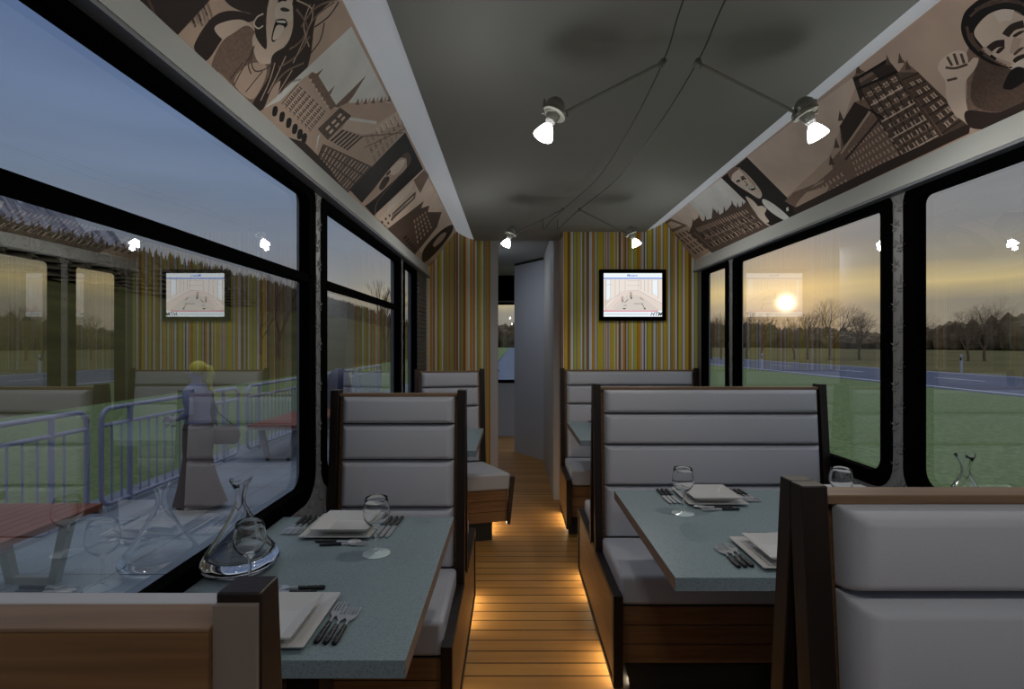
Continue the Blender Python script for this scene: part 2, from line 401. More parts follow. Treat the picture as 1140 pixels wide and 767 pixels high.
ART = """
L P 1 0.988,-0.009;1.111,0.002;1.123,0.334;0.995,0.329
L L 2 1.011,0.032;1.036,0.004;1.056,-0.024 0.006
L L 4 1.019,0.039;1.044,0.011;1.065,-0.017 0.006
L L 2 1.024,0.056;1.049,0.028;1.07,-0 0.006
L L 4 1.032,0.065;1.058,0.037;1.079,0.009 0.006
L L 2 1.038,0.078;1.064,0.05;1.086,0.022 0.006
L L 4 1.041,0.102;1.067,0.076;1.089,0.048 0.006
L L 2 1.047,0.117;1.073,0.091;1.095,0.063 0.006
L L 4 1.059,0.115;1.087,0.088;1.109,0.06 0.006
L L 2 1.062,0.141;1.089,0.114;1.112,0.087 0.006
L L 4 1.068,0.156;1.096,0.129;1.119,0.102 0.006
L L 2 1.081,0.155;1.109,0.129;1.133,0.101 0.006
L L 4 1.083,0.18;1.112,0.154;1.136,0.127 0.006
L L 2 1.093,0.188;1.122,0.162;1.147,0.134 0.006
L L 4 1.098,0.21;1.127,0.185;1.151,0.158 0.006
L L 2 1.106,0.222;1.136,0.197;1.161,0.17 0.006
L L 4 1.109,0.248;1.139,0.223;1.164,0.196 0.006
L P 4 1.111,0.002;1.123,0.334;1.135,0.772;1.564,0.963;1.478,0.031
L S 1 1.168,0.005;1.155,0.064;1.151,0.178;1.161,0.26;1.188,0.331;1.234,0.399;1.25,0.378;1.212,0.279;1.208,0.206;1.212,0.14;1.213,0.002
L S 5 1.175,0.174;1.188,0.252;1.224,0.335;1.268,0.356;1.328,0.323;1.333,0.251;1.254,0.185;1.22,0.165
L S 3 1.216,0.146;1.227,0.245;1.248,0.34;1.305,0.338;1.372,0.296;1.391,0.354;1.414,0.246;1.454,0.004;1.397,-0.006;1.281,0.009;1.236,-0
L S 4 1.319,0.131;1.342,0.218;1.384,0.256;1.415,0.147;1.415,0.021;1.329,0.019
L S 5 1.281,0.315;1.295,0.433;1.393,0.444;1.397,0.327;1.365,0.247;1.33,0.243
L S 1 1.145,0.349;1.165,0.33;1.201,0.358;1.24,0.4;1.285,0.335;1.328,0.323;1.34,0.344;1.284,0.446;1.25,0.542;1.239,0.585;1.179,0.485
L S 5 1.277,0.467;1.251,0.546;1.256,0.623;1.296,0.71;1.347,0.681;1.389,0.595;1.392,0.479;1.366,0.4;1.327,0.392
L S 6 1.282,0.544;1.281,0.62;1.315,0.661;1.347,0.621;1.347,0.574;1.306,0.514
L S 0 1.311,0.483;1.31,0.515;1.331,0.558;1.349,0.548;1.348,0.504;1.35,0.409;1.334,0.404
L S 6 1.321,0.487;1.344,0.522;1.352,0.474;1.347,0.414;1.335,0.417
L S 7 1.312,0.508;1.332,0.548;1.339,0.544;1.316,0.502
L S 1 1.295,0.571;1.302,0.596;1.322,0.619;1.322,0.604;1.306,0.573
L L 1 1.275,0.586;1.282,0.618;1.294,0.639 0.008
L L 1 1.318,0.655;1.323,0.677;1.334,0.689 0.008
L L 6 1.262,0.462;1.253,0.416;1.259,0.374;1.278,0.378;1.285,0.414 0.004
L L 2 1.302,0.286;1.327,0.204;1.361,0.179;1.388,0.25;1.398,0.341 0.004
L L 2 1.303,0.276;1.325,0.177;1.355,0.145 0.004
L L 2 1.312,0.235;1.323,0.091;1.332,0.012 0.004
L L 2 1.307,0.156;1.308,0.02 0.004
L L 2 1.382,0.215;1.38,0.029 0.004
L S 1 1.295,0.713;1.339,0.809;1.424,0.949;1.42,0.75;1.495,0.567;1.532,0.42;1.539,0.232;1.506,0.139;1.463,0.262;1.456,0.17;1.478,0.022;1.433,-0.012;1.414,0.221;1.375,0.335;1.391,0.456;1.37,0.571
L L 4 1.321,0.696;1.392,0.754;1.43,0.61;1.458,0.418 0.004
L L 4 1.369,0.761;1.398,0.643;1.47,0.587 0.004
L L 4 1.417,0.409;1.437,0.268;1.453,0.133 0.004
L L 4 1.474,0.38;1.483,0.246;1.492,0.143 0.004
L L 4 1.4,0.317;1.427,0.204;1.448,0.06 0.004
L L 4 1.382,0.789;1.392,0.693 0.004
L L 3 1.412,0.457;1.427,0.564;1.414,0.738;1.437,0.929 0.006
L L 3 1.423,0.316;1.451,0.471;1.445,0.638 0.006
L L 3 1.45,0.16;1.457,0.335;1.495,0.482 0.006
L L 3 1.496,0.2;1.498,0.304;1.53,0.39 0.006
L L 3 1.394,0.619;1.394,0.79;1.446,0.98 0.006
L L 3 1.34,0.662;1.414,0.658;1.452,0.554 0.006
L L 1 1.492,0.562;1.49,0.683;1.458,0.785 0.005
L L 1 1.437,0.703;1.456,0.839;1.452,0.961 0.005
L P 7 1.478,0.031;1.564,0.963;2.347,0.967;2.257,0.038
L P 4 1.477,0.033;1.515,0.161;1.53,0.363;1.549,0.493;1.579,0.517;1.766,0.491;1.809,0.375;1.792,0.184;1.897,-0.035;1.815,-0.041
L P 3 1.549,0.493;1.578,0.518;1.766,0.491;1.756,0.425;1.549,0.447
L G 5 1.532,0.165;1.538,0.349;1.745,0.388;1.735,0.17 5,7,0.75,0.8
L G 2 1.532,0.165;1.538,0.349;1.745,0.388;1.735,0.17 10,7,0.5,0.6
L L 2 1.53,0.152;1.533,0.349 0.004
L L 2 1.556,0.153;1.559,0.353 0.004
L L 2 1.583,0.154;1.586,0.358 0.004
L L 2 1.611,0.154;1.614,0.362 0.004
L L 2 1.64,0.155;1.643,0.367 0.004
L L 2 1.67,0.157;1.673,0.372 0.004
L L 2 1.701,0.158;1.705,0.377 0.004
L L 2 1.734,0.159;1.737,0.383 0.004
L G 6 1.554,0.428;1.558,0.467;1.742,0.445;1.738,0.399 1,7,0.4,0.25
L S 0 1.528,0.042;1.509,0.087;1.516,0.114;1.531,0.104;1.543,0.06
L S 0 1.571,0.049;1.551,0.094;1.559,0.123;1.574,0.113;1.587,0.067
L S 0 1.617,0.051;1.596,0.097;1.604,0.127;1.621,0.116;1.633,0.069
L S 0 1.662,0.049;1.64,0.097;1.648,0.128;1.666,0.117;1.679,0.069
L S 0 1.702,0.047;1.679,0.096;1.688,0.127;1.706,0.116;1.721,0.067
L S 0 1.737,0.047;1.713,0.097;1.722,0.129;1.741,0.118;1.756,0.067
L P 3 1.76,0.472;1.776,0.636;1.797,0.879;1.814,0.668;1.813,0.588;1.812,0.507
L P 3 1.566,0.479;1.583,0.586;1.586,0.494
L P 3 1.678,0.476;1.686,0.582;1.7,0.486
L P 4 1.763,0.31;1.765,0.438;1.811,0.59;1.893,0.709;1.948,0.819;2.065,0.968;2.282,1.007;2.345,1.012;2.266,-0.009;1.865,0.016
L P 5 1.877,0.503;2.085,0.73;2.156,1.009;2.282,1.007;2.107,0.642;2.041,0.532;1.891,0.4
L L 7 1.888,0.517;2.073,0.727 0.012
L P 3 1.858,0.639;1.85,0.7;1.882,0.671
L P 4 1.878,0.673;1.869,0.735;1.903,0.706
L P 3 1.899,0.708;1.89,0.77;1.924,0.742
L P 4 1.919,0.744;1.91,0.806;1.945,0.778
L P 3 1.941,0.78;1.931,0.843;1.967,0.815
L P 4 1.962,0.818;1.953,0.881;1.989,0.854
L P 3 1.984,0.856;1.975,0.92;2.012,0.893
L P 4 2.007,0.895;1.997,0.959;2.035,0.933
L P 3 2.03,0.935;2.02,0.999;2.059,0.974
L P 2 1.764,0.229;1.792,0.508;1.886,0.548;1.861,0.23
L G 5 1.791,0.267;1.811,0.495;1.869,0.513;1.856,0.267 3,2,0.6,0.5
L G 1 1.891,0.4;2.063,0.536;2.029,0.302;1.868,0.235 6,1,0.55,0.95
L P 2 1.852,0.175;2.292,0.404;2.266,-0.009;1.887,0.009
L G 4 1.87,0.176;2.276,0.387;2.254,0.006;1.897,0.021 13,3,0.35,0.8
L L 1 1.854,0.173;1.887,0.015 0.006
L L 1 1.922,0.208;1.948,0.013 0.006
L L 1 1.995,0.246;2.013,0.01 0.006
L L 1 2.074,0.288;2.083,0.007 0.006
L L 1 2.159,0.332;2.158,0.003 0.006
L L 1 2.252,0.381;2.239,-0 0.006
L G 2 2.067,0.517;2.183,1.049;2.339,1.017;2.295,0.434 8,3,0.3,0.8
L G 5 2.067,0.517;2.183,1.049;2.339,1.017;2.295,0.434 8,2,0.12,0.9
L L 3 2.051,0.52;2.338,0.948 0.006
L L 3 2.123,0.465;2.318,0.976 0.006
L G 6 2.087,0.665;2.172,1.059;2.231,1.041;2.155,0.655 6,1,0.3,0.9
L P 1 1.646,-0.006;1.75,0.067;1.869,0.065;2.015,0.049;2.245,-0.015;1.952,-0.065;1.758,-0.025
L P 0 2.257,0.038;2.347,0.967;2.832,0.96;2.678,0.01
L S 4 2.456,-0.012;2.463,0.239;2.46,0.408;2.466,0.587;2.488,0.771;2.547,0.871;2.61,0.839;2.626,0.688;2.585,0.432;2.546,0.185;2.499,0.011
L S 6 2.476,0.54;2.487,0.697;2.537,0.785;2.58,0.728;2.563,0.569
L S 1 2.503,0.307;2.478,0.427;2.509,0.489;2.548,0.469;2.555,0.328
L L 0 2.48,0.481;2.488,0.554 0.02
L S 2 2.488,0.763;2.507,0.867;2.586,0.886;2.634,0.819;2.619,0.772;2.548,0.813
L L 3 2.695,0.022;2.603,0.161;2.603,0.435;2.614,0.659 0.006
L P 5 2.678,0.01;2.832,0.96;4.735,1.001;4.577,0.178
L L 6 2.769,0.211;2.865,0.695 0.09
L L 2 2.911,0.178;2.997,0.657 0.07
L L 6 2.913,0.193;2.995,0.641 0.03
L P 3 2.822,0.75;2.85,0.963;2.973,1.01;3.047,0.732
L P 2 2.976,0.004;3.023,0.161;3.091,0.376;3.193,0.721;3.242,0.613;3.348,0.762;3.406,0.673;3.682,0.901;3.836,0.67;3.828,0.216;3.823,-0.011
L G 4 3.248,0.39;3.347,0.663;3.752,0.608;3.703,0.139 5,5,0.4,0.6
L G 0 3.304,0.048;3.338,0.168;3.809,0.115;3.769,0.003 1,6,0.6,0.5
L G 2 2.79,0.001;2.839,0.204;2.979,0.18;2.945,-0.053 3,2,0.4,0.5
L S 1 4.077,0.036;3.928,0.231;3.996,0.693;4.177,0.978;4.33,0.88;4.342,0.431;4.238,0.047
L S 4 4.066,0.41;4.071,0.651;4.181,0.776;4.239,0.618;4.173,0.404
L P 3 4.411,0.059;4.524,0.698;4.766,0.683;4.723,0.066
R P 7 4.212,1.011;3.001,0.978;2.895,-0.004;4.062,-0.005;4.326,0.105
R P 6 4.212,1.011;3.536,0.995;3.467,0.043;4.062,-0.005;4.326,0.105
R P 3 4.159,1;3.961,0.971;3.79,0.668;4.16,0.74
R P 5 4.091,0.937;3.986,0.924;3.865,0.734;4.076,0.795
R P 4 4.16,0.74;3.795,0.661;3.705,0.029;4.125,0.012
R G 2 4.118,0.683;3.843,0.627;3.742,0.102;4.024,0.087 4,4,0.4,0.75
R P 2 3.849,0.551;3.667,0.678;3.551,0.688;3.553,0.591;3.422,0.547;3.302,0.65;3.317,0.525;3.184,0.528;3.081,0.57;3.072,0.476;3.002,0.458;2.946,0.492;2.895,-0.004;3.751,-0.012
R G 4 3.725,0.594;3.001,0.416;2.948,0.043;3.689,0.055 22,3,0.35,0.55
R G 0 3.723,0.463;3.008,0.297;2.948,0.043;3.7,0.036 14,2,0.4,0.4
R L 4 3.785,0.507;3.697,0.075 0.005
R L 4 3.666,0.484;3.581,0.07 0.005
R L 4 3.554,0.463;3.472,0.065 0.005
R L 4 3.448,0.443;3.369,0.061 0.005
R L 4 3.349,0.424;3.272,0.057 0.005
R L 4 3.255,0.407;3.181,0.053 0.005
R L 4 3.166,0.39;3.095,0.049 0.005
R L 4 3.083,0.374;3.013,0.045 0.005
R P 2 3.761,0.594;3.644,0.731;3.706,0.555
R P 2 3.637,0.605;3.527,0.737;3.586,0.566
R P 2 3.566,0.526;3.46,0.658;3.516,0.489
R P 2 3.401,0.568;3.304,0.693;3.356,0.532
R P 2 3.365,0.493;3.271,0.619;3.321,0.459
R P 2 3.27,0.486;3.18,0.609;3.228,0.453
R P 2 3.144,0.503;3.061,0.62;3.105,0.471
R P 2 3.107,0.429;3.026,0.547;3.07,0.398
R P 2 3.052,0.409;2.974,0.525;3.016,0.378
R P 4 2.672,0.982;1.957,1.02;1.873,1.118;1.321,0.91;1.34,0.358;1.907,-0.027;2.592,0.002
R P 5 2.672,0.982;2.166,0.968;1.988,0.959;1.816,0.943;2.024,0.651;2.196,0.43;2.636,0.251
R P 0 3.001,0.978;2.672,0.982;2.592,0.002;2.895,-0.004
R S 6 2.904,0.97;2.816,0.962;2.777,0.873;2.76,0.678;2.767,0.478;2.819,0.425;2.864,0.57;2.91,0.742;2.929,0.875
R S 3 2.907,0.99;2.839,0.996;2.778,0.921;2.823,0.923;2.884,0.917;2.929,0.875
R L 1 2.844,0.78;2.818,0.777;2.802,0.756 0.012
R L 1 2.898,0.795;2.875,0.795;2.86,0.781 0.012
R L 2 2.837,0.812;2.801,0.798 0.01
R L 3 2.828,0.748;2.826,0.683;2.844,0.678 0.01
R S 4 2.799,0.943;2.777,0.873;2.769,0.749;2.769,0.602;2.787,0.64;2.794,0.802
R S 1 2.837,0.631;2.802,0.628;2.781,0.599;2.793,0.565;2.829,0.576
R L 7 2.83,0.624;2.787,0.597 0.012
R S 0 2.844,0.456;2.835,0.392;2.791,0.4;2.823,0.335;2.84,0.373;2.879,0.368
R S 6 2.914,0.552;2.881,0.434;2.883,0.276;2.918,0.102;2.898,-0.002;2.933,0.073;2.94,0.242;2.933,0.439
R S 7 2.787,0.388;2.736,0.228;2.706,-0.008;2.755,-0.008;2.809,0.174;2.821,0.34
R S 6 2.922,0.329;2.847,0.324;2.827,0.248;2.875,0.189;2.882,0.074;2.927,0.085;2.945,0.205
R P 7 2.675,0.138;2.654,0.135;2.671,0.09;2.691,0.092
R P 3 2.648,0.225;2.543,0.273;2.37,0.24;2.255,0.28;2.178,0.319;2.164,-0.028;2.584,-0.004
R S 4 2.596,0.107;2.415,0.218;2.281,0.214;2.369,0.074;2.535,0.019
R P 3 2.503,0.213;2.324,0.217;2.228,0.285;2.195,0.388;2.117,0.433;2.043,0.638;1.915,0.756;1.874,0.726;1.853,0.897;1.854,0.945;1.811,0.982;1.796,0.898;1.744,0.903;1.701,0.882;1.7,0.746;1.668,0.771;1.663,0.832;1.654,0.739;1.646,0.654;1.612,0.085;1.621,0.052;2.002,0.039
R P 1 1.915,0.756;1.884,0.621;1.959,0.531;2.094,0.449;2.046,0.642
R P 2 1.86,0.868;1.712,0.847;1.7,0.746;1.718,0.093;1.897,0.044;1.887,0.433
R G 4 1.855,0.782;1.709,0.751;1.719,0.112;1.877,0.081 4,8,0.62,0.5
R G 1 1.855,0.782;1.709,0.751;1.719,0.112;1.877,0.081 12,8,0.3,0.42
R L 1 1.861,0.824;1.899,0.079 0.006
R L 1 1.821,0.81;1.859,0.083 0.006
R L 1 1.783,0.798;1.82,0.087 0.006
R L 1 1.747,0.786;1.783,0.091 0.006
R L 1 1.712,0.774;1.748,0.095 0.006
R L 5 1.861,0.824;1.715,0.794 0.005
R L 3 1.864,0.734;1.716,0.709 0.005
R L 5 1.867,0.644;1.718,0.625 0.005
R L 3 1.871,0.553;1.72,0.54 0.005
R L 5 1.874,0.462;1.721,0.455 0.005
R L 3 1.877,0.371;1.723,0.37 0.005
R L 5 1.88,0.28;1.725,0.285 0.005
R L 3 1.883,0.188;1.727,0.199 0.005
R L 5 1.887,0.096;1.728,0.113 0.005
R P 2 1.7,0.746;1.646,0.654;1.612,0.085;1.713,0.086
R G 4 1.699,0.644;1.65,0.617;1.622,0.157;1.692,0.113 2,6,0.7,0.55
R G 1 1.699,0.644;1.65,0.617;1.622,0.157;1.692,0.113 6,6,0.35,0.45
R L 1 1.71,0.677;1.645,0.647 0.005
R L 1 1.71,0.583;1.643,0.562 0.005
R L 1 1.711,0.489;1.64,0.478 0.005
R L 1 1.711,0.396;1.637,0.393 0.005
R L 1 1.711,0.302;1.634,0.309 0.005
R L 1 1.711,0.208;1.632,0.226 0.005
R L 1 1.712,0.114;1.629,0.142 0.005
R G 4 2.091,0.401;1.878,0.46;1.877,0.081;2.145,0.08 12,5,0.35,0.55
R L 4 2.131,0.396;1.881,0.604 0.008
R L 1 2.133,0.316;1.864,0.501 0.008
R G 4 2.444,0.183;2.185,0.237;2.194,0.062;2.459,0.015 9,2,0.4,0.5
R P 1 1.856,0.949;1.833,0.933;1.864,0.756;1.894,0.723
R P 1 1.777,0.904;1.702,0.879;1.7,0.746;1.774,0.767
R L 0 1.856,0.918;1.707,0.882 0.01
R L 0 1.868,0.835;1.702,0.758 0.01
R L 0 1.884,0.621;1.857,0.471 0.01
R P 2 1.834,0.959;1.802,1.027;1.813,0.932
R P 2 1.722,0.857;1.694,0.922;1.704,0.832
R P 2 2.035,0.695;1.995,0.775;2.009,0.668
R P 2 2.229,0.351;2.182,0.447;2.198,0.327
R P 2 2.143,0.482;2.099,0.571;2.115,0.457
R P 2 1.676,0.728;1.65,0.794;1.659,0.705
R P 2 1.682,0.809;1.655,0.875;1.665,0.786
R P 1 2.635,0.086;1.98,0.106;1.704,0.093;1.611,0.09;1.637,0.015;2.013,0.007;2.643,-0.003
R S 3 1.393,0.679;1.492,0.574;1.55,0.363;1.595,0.176;1.54,0.033;1.413,-0.031;1.305,0.261;1.259,0.628
R S 2 1.438,0.506;1.502,0.439;1.568,0.233;1.529,0.079;1.403,0.012;1.36,0.196;1.413,0.343
R S 5 1.442,0.676;1.4,0.723;1.35,0.682;1.326,0.572;1.311,0.406;1.36,0.196;1.424,0.298;1.438,0.432;1.449,0.557
R S 0 1.468,0.726;1.437,0.812;1.405,0.834;1.363,0.828;1.306,0.771;1.253,0.653;1.282,0.532;1.319,0.544;1.33,0.621;1.353,0.689;1.393,0.715;1.441,0.674;1.448,0.581;1.442,0.454;1.421,0.308;1.46,0.42;1.479,0.582
R L 2 1.406,0.793;1.375,0.783;1.344,0.759 0.007
R L 2 1.426,0.776;1.394,0.782;1.356,0.749 0.007
R L 2 1.448,0.732;1.463,0.641;1.461,0.533 0.007
R L 2 1.37,0.766;1.336,0.721;1.311,0.647 0.007
R L 2 1.459,0.5;1.446,0.417;1.431,0.346 0.007
R L 2 1.345,0.789;1.322,0.705;1.307,0.612 0.007
R L 2 1.45,0.677;1.458,0.602;1.453,0.504 0.007
R L 6 1.378,0.663;1.361,0.657;1.345,0.616 0.03
R L 4 1.367,0.473;1.387,0.425;1.397,0.395 0.02
R L 4 1.44,0.422;1.432,0.378;1.42,0.334 0.014
R L 4 1.449,0.541;1.442,0.47 0.014
R L 1 1.44,0.509;1.417,0.513;1.399,0.489 0.02
R L 1 1.386,0.531;1.361,0.551;1.336,0.531 0.02
R S 1 1.43,0.465;1.416,0.479;1.404,0.465;1.413,0.453;1.426,0.448
R S 1 1.372,0.504;1.355,0.505;1.343,0.489;1.355,0.485;1.37,0.486
R S 2 1.397,0.395;1.376,0.407;1.369,0.393;1.384,0.385;1.397,0.38
R S 1 1.41,0.353;1.393,0.366;1.372,0.343;1.381,0.288;1.402,0.311
R S 6 1.415,0.326;1.38,0.329;1.361,0.281;1.381,0.217;1.412,0.271
R S 0 1.47,0.227;1.434,0.294;1.408,0.299;1.396,0.243;1.409,0.193;1.454,0.176;1.47,0.201
R S 5 1.586,0.6;1.564,0.634;1.54,0.639;1.514,0.633;1.495,0.592;1.498,0.54;1.506,0.504;1.486,0.516;1.477,0.489;1.502,0.439;1.544,0.393;1.577,0.279;1.617,0.075;1.627,0.122;1.636,0.219;1.626,0.353;1.595,0.469;1.592,0.538
R L 2 1.543,0.629;1.548,0.551 0.008
R L 2 1.522,0.622;1.533,0.533 0.008
R L 2 1.506,0.592;1.516,0.517 0.008
R L 2 1.567,0.567;1.545,0.522;1.51,0.499 0.008
R L 2 1.588,0.474;1.559,0.45 0.008
R S 1 1.6,0.19;1.53,0.073;1.474,0.059;1.394,0.053;1.418,-0.052;1.561,-0.026;1.622,0.057"""

# ------------------------------------------------------------------ picture panels over the windows
TONE = [(20, 15, 13), (54, 42, 36), (94, 76, 66), (136, 112, 98), (204, 178, 159), (226, 204, 186), (236, 220, 206), (238, 238, 234)]
TM = [mat('print_tone_%d' % i, srgb(*c), .55, var=(.24 if i in (2, 3) else .09), vscale=(130 if i < 4 else 7), spec=.25) for i, c in enumerate(TONE)]
def clip(poly, a, lo, hi):
    for sgn, lim in ((1, lo), (-1, -hi)):
        out = []
        for i in range(len(poly)):
            p, q = poly[i], poly[(i+1) % len(poly)]
            pi_, qi = sgn*p[a] >= lim, sgn*q[a] >= lim
            if pi_: out.append(p)
            if pi_ != qi:
                t = (lim-sgn*p[a])/(sgn*q[a]-sgn*p[a]); out.append((p[0]+(q[0]-p[0])*t, p[1]+(q[1]-p[1])*t))
        poly = out
        if not poly: return poly
    return poly
def smooth_poly(p, k=5, closed=True):
    n = len(p); out = []
    for i in range(n if closed else n-1):
        g = lambda j: p[j % n] if closed else p[max(0, min(n-1, j))]
        a, b, c, d = g(i-1), g(i), g(i+1), g(i+2)
        for t in range(k):
            t /= k
            out.append(tuple(.5*((2*b[m])+(-a[m]+c[m])*t+(2*a[m]-5*b[m]+4*c[m]-d[m])*t*t+(-a[m]+3*b[m]-3*c[m]+d[m])*t**3) for m in (0, 1)))
    if not closed: out.append(p[-1])
    return out
from mathutils.geometry import tessellate_polygon
def picture_panel(side):
    y0, y1 = (.2, YE) if side == 'L' else (.2, YW)
    sg = -1 if side == 'L' else 1
    root = thing('picture_panel', (mx(side, 1.0), (y0+y1)/2, 2.13), 'sepia photo print above the ' + ('left windows with a shouting woman and gabled churches' if side == 'L' else 'right windows with a singer and an old street'), 'picture')
    inv = Matrix.Translation(-root.location)
    nrm = Vector((-sg*.313, 0, -.244)).normalized()
    layer = [0]
    def P(u, v, h): 
        p = Vector((mx(side, 1.096-.244*v), u, 2.021+.313*v)); return p+nrm*h
    mb = MB(inv)
    A = [P(y0, 0, -.012), P(y0, 1.03, -.012), P(y0, 1.03, 0), P(y0, 0, 0)]; B = [P(y1, 0, -.012), P(y1, 1.03, -.012), P(y1, 1.03, 0), P(y1, 0, 0)]
    mb.loft([A, B]); mb.build('backing_board', TM[4], root)
    pm = MB(inv)
    def poly(p, tone):
        p = clip(clip(p, 1, 0, 1.02), 0, y0, y1-.001)
        if len(p) < 3: return
        layer[0] += 1; h = .0005+layer[0]*.00001
        tri = tessellate_polygon([[Vector((a, b, 0)) for a, b in p]]); pm.mi = tone
        n = pm.pts([P(a, b, h) for a, b in p])
        for t in tri:
            q = [Vector((p[i][0], p[i][1])) for i in t]
            ar = (q[1]-q[0]).cross(q[2]-q[0])
            if abs(ar) > 1e-9: pm.face([n+i for i in (t if ar*sg > 0 else t[::-1])])
    for ln in ART.strip().split('\n'):
        w = ln.split(' ')
        if w[0] != side: continue
        tone = int(w[2]); p = [tuple(float(q) for q in s_.split(',')) for s_ in w[3].split(';')]
        ex = [float(q) for q in w[4].split(',')] if len(w) > 4 else []
        if w[1] == 'P': poly(p, tone)
        elif w[1] == 'S': poly(smooth_poly(p), tone)
        elif w[1] == 'L':
            c = smooth_poly(p, 5, False); r = ex[0]/2; l = []; rr = []
            for i, q in enumerate(c):
                a, b = c[max(i-1, 0)], c[min(i+1, len(c)-1)]; dx, dy = b[0]-a[0], (b[1]-a[1])*.397; m_ = math.hypot(dx, dy) or 1
                l.append((q[0]-dy/m_*r, q[1]+dx/m_*r/.397)); rr.append((q[0]+dy/m_*r, q[1]-dx/m_*r/.397))
            for i in range(len(c)-1): poly([l[i], l[i+1], rr[i+1], rr[i]], tone); layer[0] -= 1
        elif w[1] == 'G':
            nx, ny, fx, fy = int(ex[0]), int(ex[1]), ex[2], ex[3]
            bl = lambda s_, t: tuple((p[0][m]*(1-s_)+p[1][m]*s_)*(1-t)+(p[3][m]*(1-s_)+p[2][m]*s_)*t for m in (0, 1))
            for i in range(nx):
                for j in range(ny):
                    a0, a1 = (i+.5-fx/2)/nx, (i+.5+fx/2)/nx; b0, b1 = (j+.5-fy/2)/ny, (j+.5+fy/2)/ny
                    poly([bl(a0, b0), bl(a1, b0), bl(a1, b1), bl(a0, b1)], tone); layer[0] -= 1
            layer[0] += 1
    pm.mi = 0
    pm.build('printed_photograph', TM, root, smooth=0, fix=False)
picture_panel('L'); picture_panel('R')

# ------------------------------------------------------------------ television on the striped wall
tv = thing('television', (.952, YW-.02, 1.353+.0), 'flat black-framed television with a bright interior picture, on the striped wall', 'television')
def tvx(px): return (px-703.4)/570*YW*1.0
def tvz(py): return (328.6-py)/570*YW
W2, H2 = 36.5/570*YW, 28.2/570*YW
fr = MB(); o = [(-W2, -H2), (W2, -H2), (W2, H2), (-W2, H2)]; i_ = [(-W2+.03, -H2+.03), (W2-.03, -H2+.03), (W2-.03, H2-.03), (-W2+.03, H2-.03)]
L_ = [[(a, -.02, b) for a, b in o], [(a, -.02, b) for a, b in i_], [(a, -.012, b) for a, b in i_], [(a, .02, b) for a, b in i_], [(a, .02, b) for a, b in o]]
fr.loft(L_+[L_[0]], False, False); fr.box(-W2+.01, W2-.01, -.008, .019, -H2+.01, H2-.01); fr.build('bezel', M_black, tv)
tv.location.z = 1.35+(383.5-328.8)/570*YW; tv.location.x = (703.4-570)/570*YW
def emis(name, c, s=1.0):
    m = bpy.data.materials.new(name); m.use_nodes = True; nt = m.node_tree; nt.nodes.remove(nt.nodes['Principled BSDF'])
    e = nt.nodes.new('ShaderNodeEmission'); e.inputs[0].default_value = c; e.inputs[1].default_value = s
    nt.links.new(e.outputs[0], nt.nodes['Material Output'].inputs['Surface']); return m
SM = [emis('screen_%d' % i, srgb(*c), 1.0) for i, c in enumerate([(238, 246, 250), (84, 128, 222), (222, 112, 138), (228, 214, 204), (236, 226, 218), (186, 168, 156), (152, 134, 122), (214, 206, 198), (60, 54, 50), (214, 228, 234)])]
sc_ = MB(); w, h = W2-.03, H2-.03
S = lambda x, y: (-w+2*w*x, h-2*h*y)      # unit screen coordinates, origin top left
ly = [0]
def sp(pts, m_):
    ly[0] += 1; sc_.mi = m_; n = sc_.pts([(S(*p)[0], -.0125-ly[0]*.00002, S(*p)[1]) for p in pts]); sc_.face([n+i for i in range(len(pts))][::-1])
def sl(x0, y0, x1, y1, t, m_):
    d = math.hypot(x1-x0, y1-y0) or 1; a, b = -(y1-y0)/d*t/2, (x1-x0)/d*t/2
    sp([(x0+a, y0+b), (x1+a, y1+b), (x1-a, y1-b), (x0-a, y0-b)], m_)
sp([(0, 0), (1, 0), (1, 1), (0, 1)], 0); sp([(0, .105), (1, .105), (1, .13), (0, .13)], 1)
sp([(0, .135), (1, .135), (1, .855), (0, .855)], 4); sp([(0, .855), (.93, .855), (.93, .88), (0, .88)], 2)
sp([(0, .87), (.3, .42), (.42, .4), (.6, .38), (1, .7), (1, .855), (0, .855)], 3)
sp([(.15, .86), (.4, .5), (.58, .5), (.93, .86)], 7)
sp([(0, .6), (.12, .62), (.0, .8)], 3); sp([(.05, .16), (.12, .16), (.12, .55), (.05, .62)], 0); sp([(.84, .16), (.92, .16), (.92, .52), (.84, .46)], 0)
for x, yb in ((.04, .86), (.12, .62), (.2, .55), (.27, .48), (.37, .42), (.6, .38), (.64, .38), (.7, .42), (.76, .45), (.83, .5), (.93, .58)): sl(x, .14, x, yb, .006, 5 if x != .04 else 6)
for q in ((.05, .68, .28, .47), (.16, .8, .33, .55), (.62, .42, 1, .7), (.62, .52, .95, .86), (.4, .17, .62, .17), (.4, .28, .62, .28), (.05, .27, .14, .25), (.42, .4, .6, .4)): sl(*q, .006, 5)
for q in ((.52, .7, .68, .7), (.66, .71, .7, .8), (.36, .68, .42, .6), (.34, .74, .4, .74), (.32, .81, .39, .81), (.62, .56, .68, .62)): sl(*q, .016, 6)
for x, y, a, b in ((.47, .5, .022, .07), (.325, .6, .02, .07)): sp([(x-a, y-b), (x+a*.6, y-b), (x+a, y+b), (x-a, y+b*.8)], 5); sp([(x-a*.5, y), (x+a*.5, y+.01), (x+a*.4, y+b), (x-a*.4, y+b)], 6)
for x, y in ((.34, .8), (.69, .8), (.46, .56)): sp([(x, y), (x+.03, y+.005), (x+.03, y+.03), (x, y+.03)], 8)
sp([(.02, .92), (.78, .92), (.78, .96), (.02, .96)], 9)
sc_.mi = 0; scr = sc_.build('screen', SM, tv, smooth=0, fix=False)
